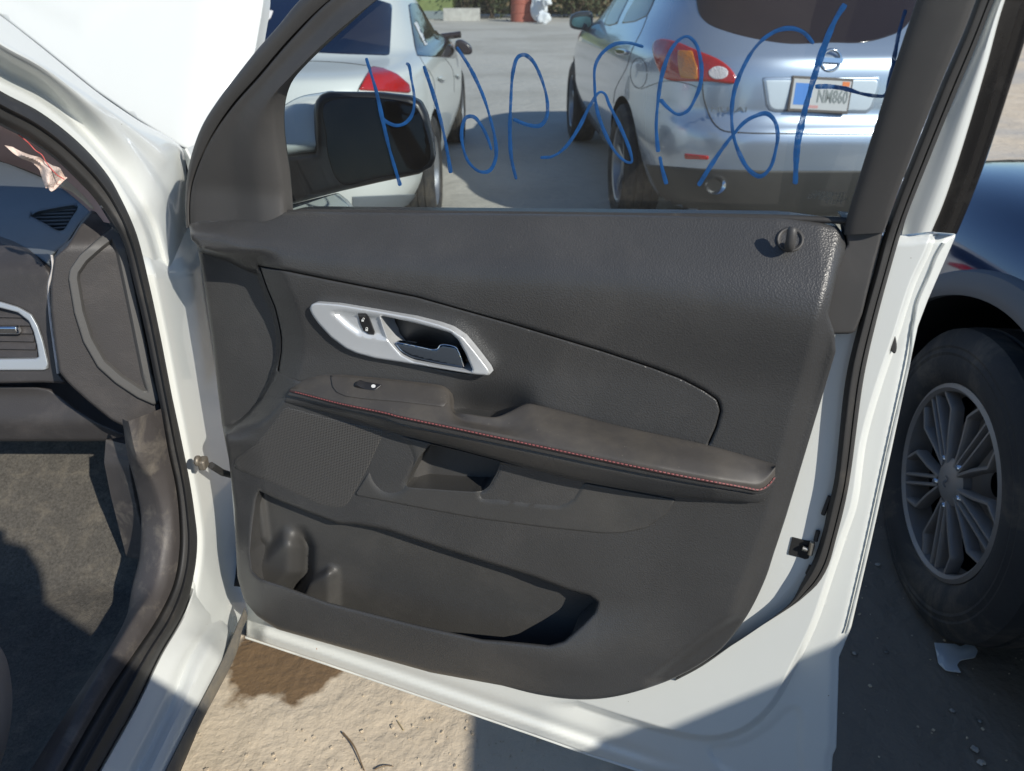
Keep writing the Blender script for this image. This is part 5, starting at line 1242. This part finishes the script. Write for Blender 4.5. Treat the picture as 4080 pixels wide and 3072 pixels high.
# ================================================================== PERSON TAKING THE PICTURE (stands behind the camera, throws a shadow)
ph = thing('smartphone', 'dark smartphone held sideways by the person taking the picture', 'phone', (0,-.03,1.38))
RT = Matrix.Rotation(-PITCH, 3, 'X')
fw = np.array([0, CP, -SP]); upc = np.array([0, SP, CP])
obj('case', box(CAM-fw*.030-np.array([.06,0,0])-upc*.0, (.165,.010,.078), RT), mat('phone_case', (.02,.02,.022), .4), ph, 30, bevel=.004)
obj('screen', box(CAM-fw*.0362-np.array([.06,0,0]), (.156,.0012,.070), RT), mat('phone_screen', (.01,.01,.012), .05), ph, 0)
pe = thing('person', 'person in dark clothes standing with a phone raised in both hands', 'person', (.20,-.33,0))
def skin_mesh(name, nodes, links, m, root=0, sub=2):
    me = bpy.data.meshes.new(name); b = base_of(pe)
    me.from_pydata([tuple(np.array(n[0])-b) for n in nodes], links, [])
    o = bpy.data.objects.new(name, me); scene.collection.objects.link(o); o.parent = pe
    o.modifiers.new('skin', 'SKIN'); 
    for i, n in enumerate(nodes):
        me.skin_vertices[0].data[i].radius = (n[1], n[2] if len(n) > 2 else n[1]); me.skin_vertices[0].data[i].use_root = (i == root)
    s = o.modifiers.new('sub', 'SUBSURF'); s.levels = sub; s.render_levels = sub
    bake(o); o.data.materials.clear(); o.data.materials.append(m)
    o.data.polygons.foreach_set('use_smooth', [True]*len(o.data.polygons))
    return o
cloth = mat('navy_cloth', (.05,.055,.07), .9, bump=[('noise',300,.3,.002)]); skinm = mat('skin', (.45,.28,.20), .55)
PX, PY = .20, -.33
lh, rh = CAM+np.array([-.165,-.03,-.03]), CAM+np.array([.040,-.03,-.035])
nodes = [((PX,PY,.92),.15,.11),((PX,PY,1.10),.145,.105),((PX,PY+.01,1.26),.16,.11),((PX,PY+.02,1.36),.10,.085),((PX,PY+.03,1.42),.055,.055),((PX,PY+.05,1.48),.075,.085),((PX,PY+.05,1.55),.078,.09),((PX,PY+.04,1.60),.05,.06),
    ((PX-.17,PY+.02,1.31),.06),((PX-.25,PY+.10,1.10),.045),(tuple(lh+np.array([0,-.04,-.04])),.030),((PX+.17,PY+.02,1.31),.06),((PX+.22,PY+.12,1.10),.045),(tuple(rh+np.array([0.0,-.04,-.04])),.030),
    ((PX-.10,PY,.84),.095),((PX-.11,PY+.02,.48),.065),((PX-.12,PY,.09),.045),((PX-.13,PY+.13,.035),.035),((PX+.10,PY,.84),.095),((PX+.11,PY+.02,.48),.065),((PX+.12,PY,.09),.045),((PX+.13,PY+.13,.035),.035)]
links = [(0,1),(1,2),(2,3),(3,4),(4,5),(5,6),(6,7),(2,8),(8,9),(9,10),(2,11),(11,12),(12,13),(0,14),(14,15),(15,16),(16,17),(0,18),(18,19),(19,20),(20,21)]
skin_mesh('body', nodes, links, cloth)
for hnd, s in ((lh,-1),(rh,1)):
    hv = [(tuple(hnd+np.array([0,-.05,-.05])),.026,.018),(tuple(hnd+np.array([0,-.02,-.01])),.032,.018)]; hl = [(0,1)]
    for k in range(4):
        a = hnd+np.array([s*.012, -.01+.002*k, .022-.019*k]); bq = a+np.array([-s*.012,.040,.004]); cq = bq+np.array([-s*.035,.004,0])
        i = len(hv); hv += [(tuple(a),.009),(tuple(bq),.008),(tuple(cq),.0075)]; hl += [(1,i),(i,i+1),(i+1,i+2)]
    i = len(hv); hv += [(tuple(hnd+np.array([-s*.01,-.035,.0])),.010),(tuple(hnd+np.array([-s*.045,-.040,.015])),.009)]; hl += [(1,i),(i,i+1)]
    skin_mesh('hand', hv, hl, skinm, 1, 1)
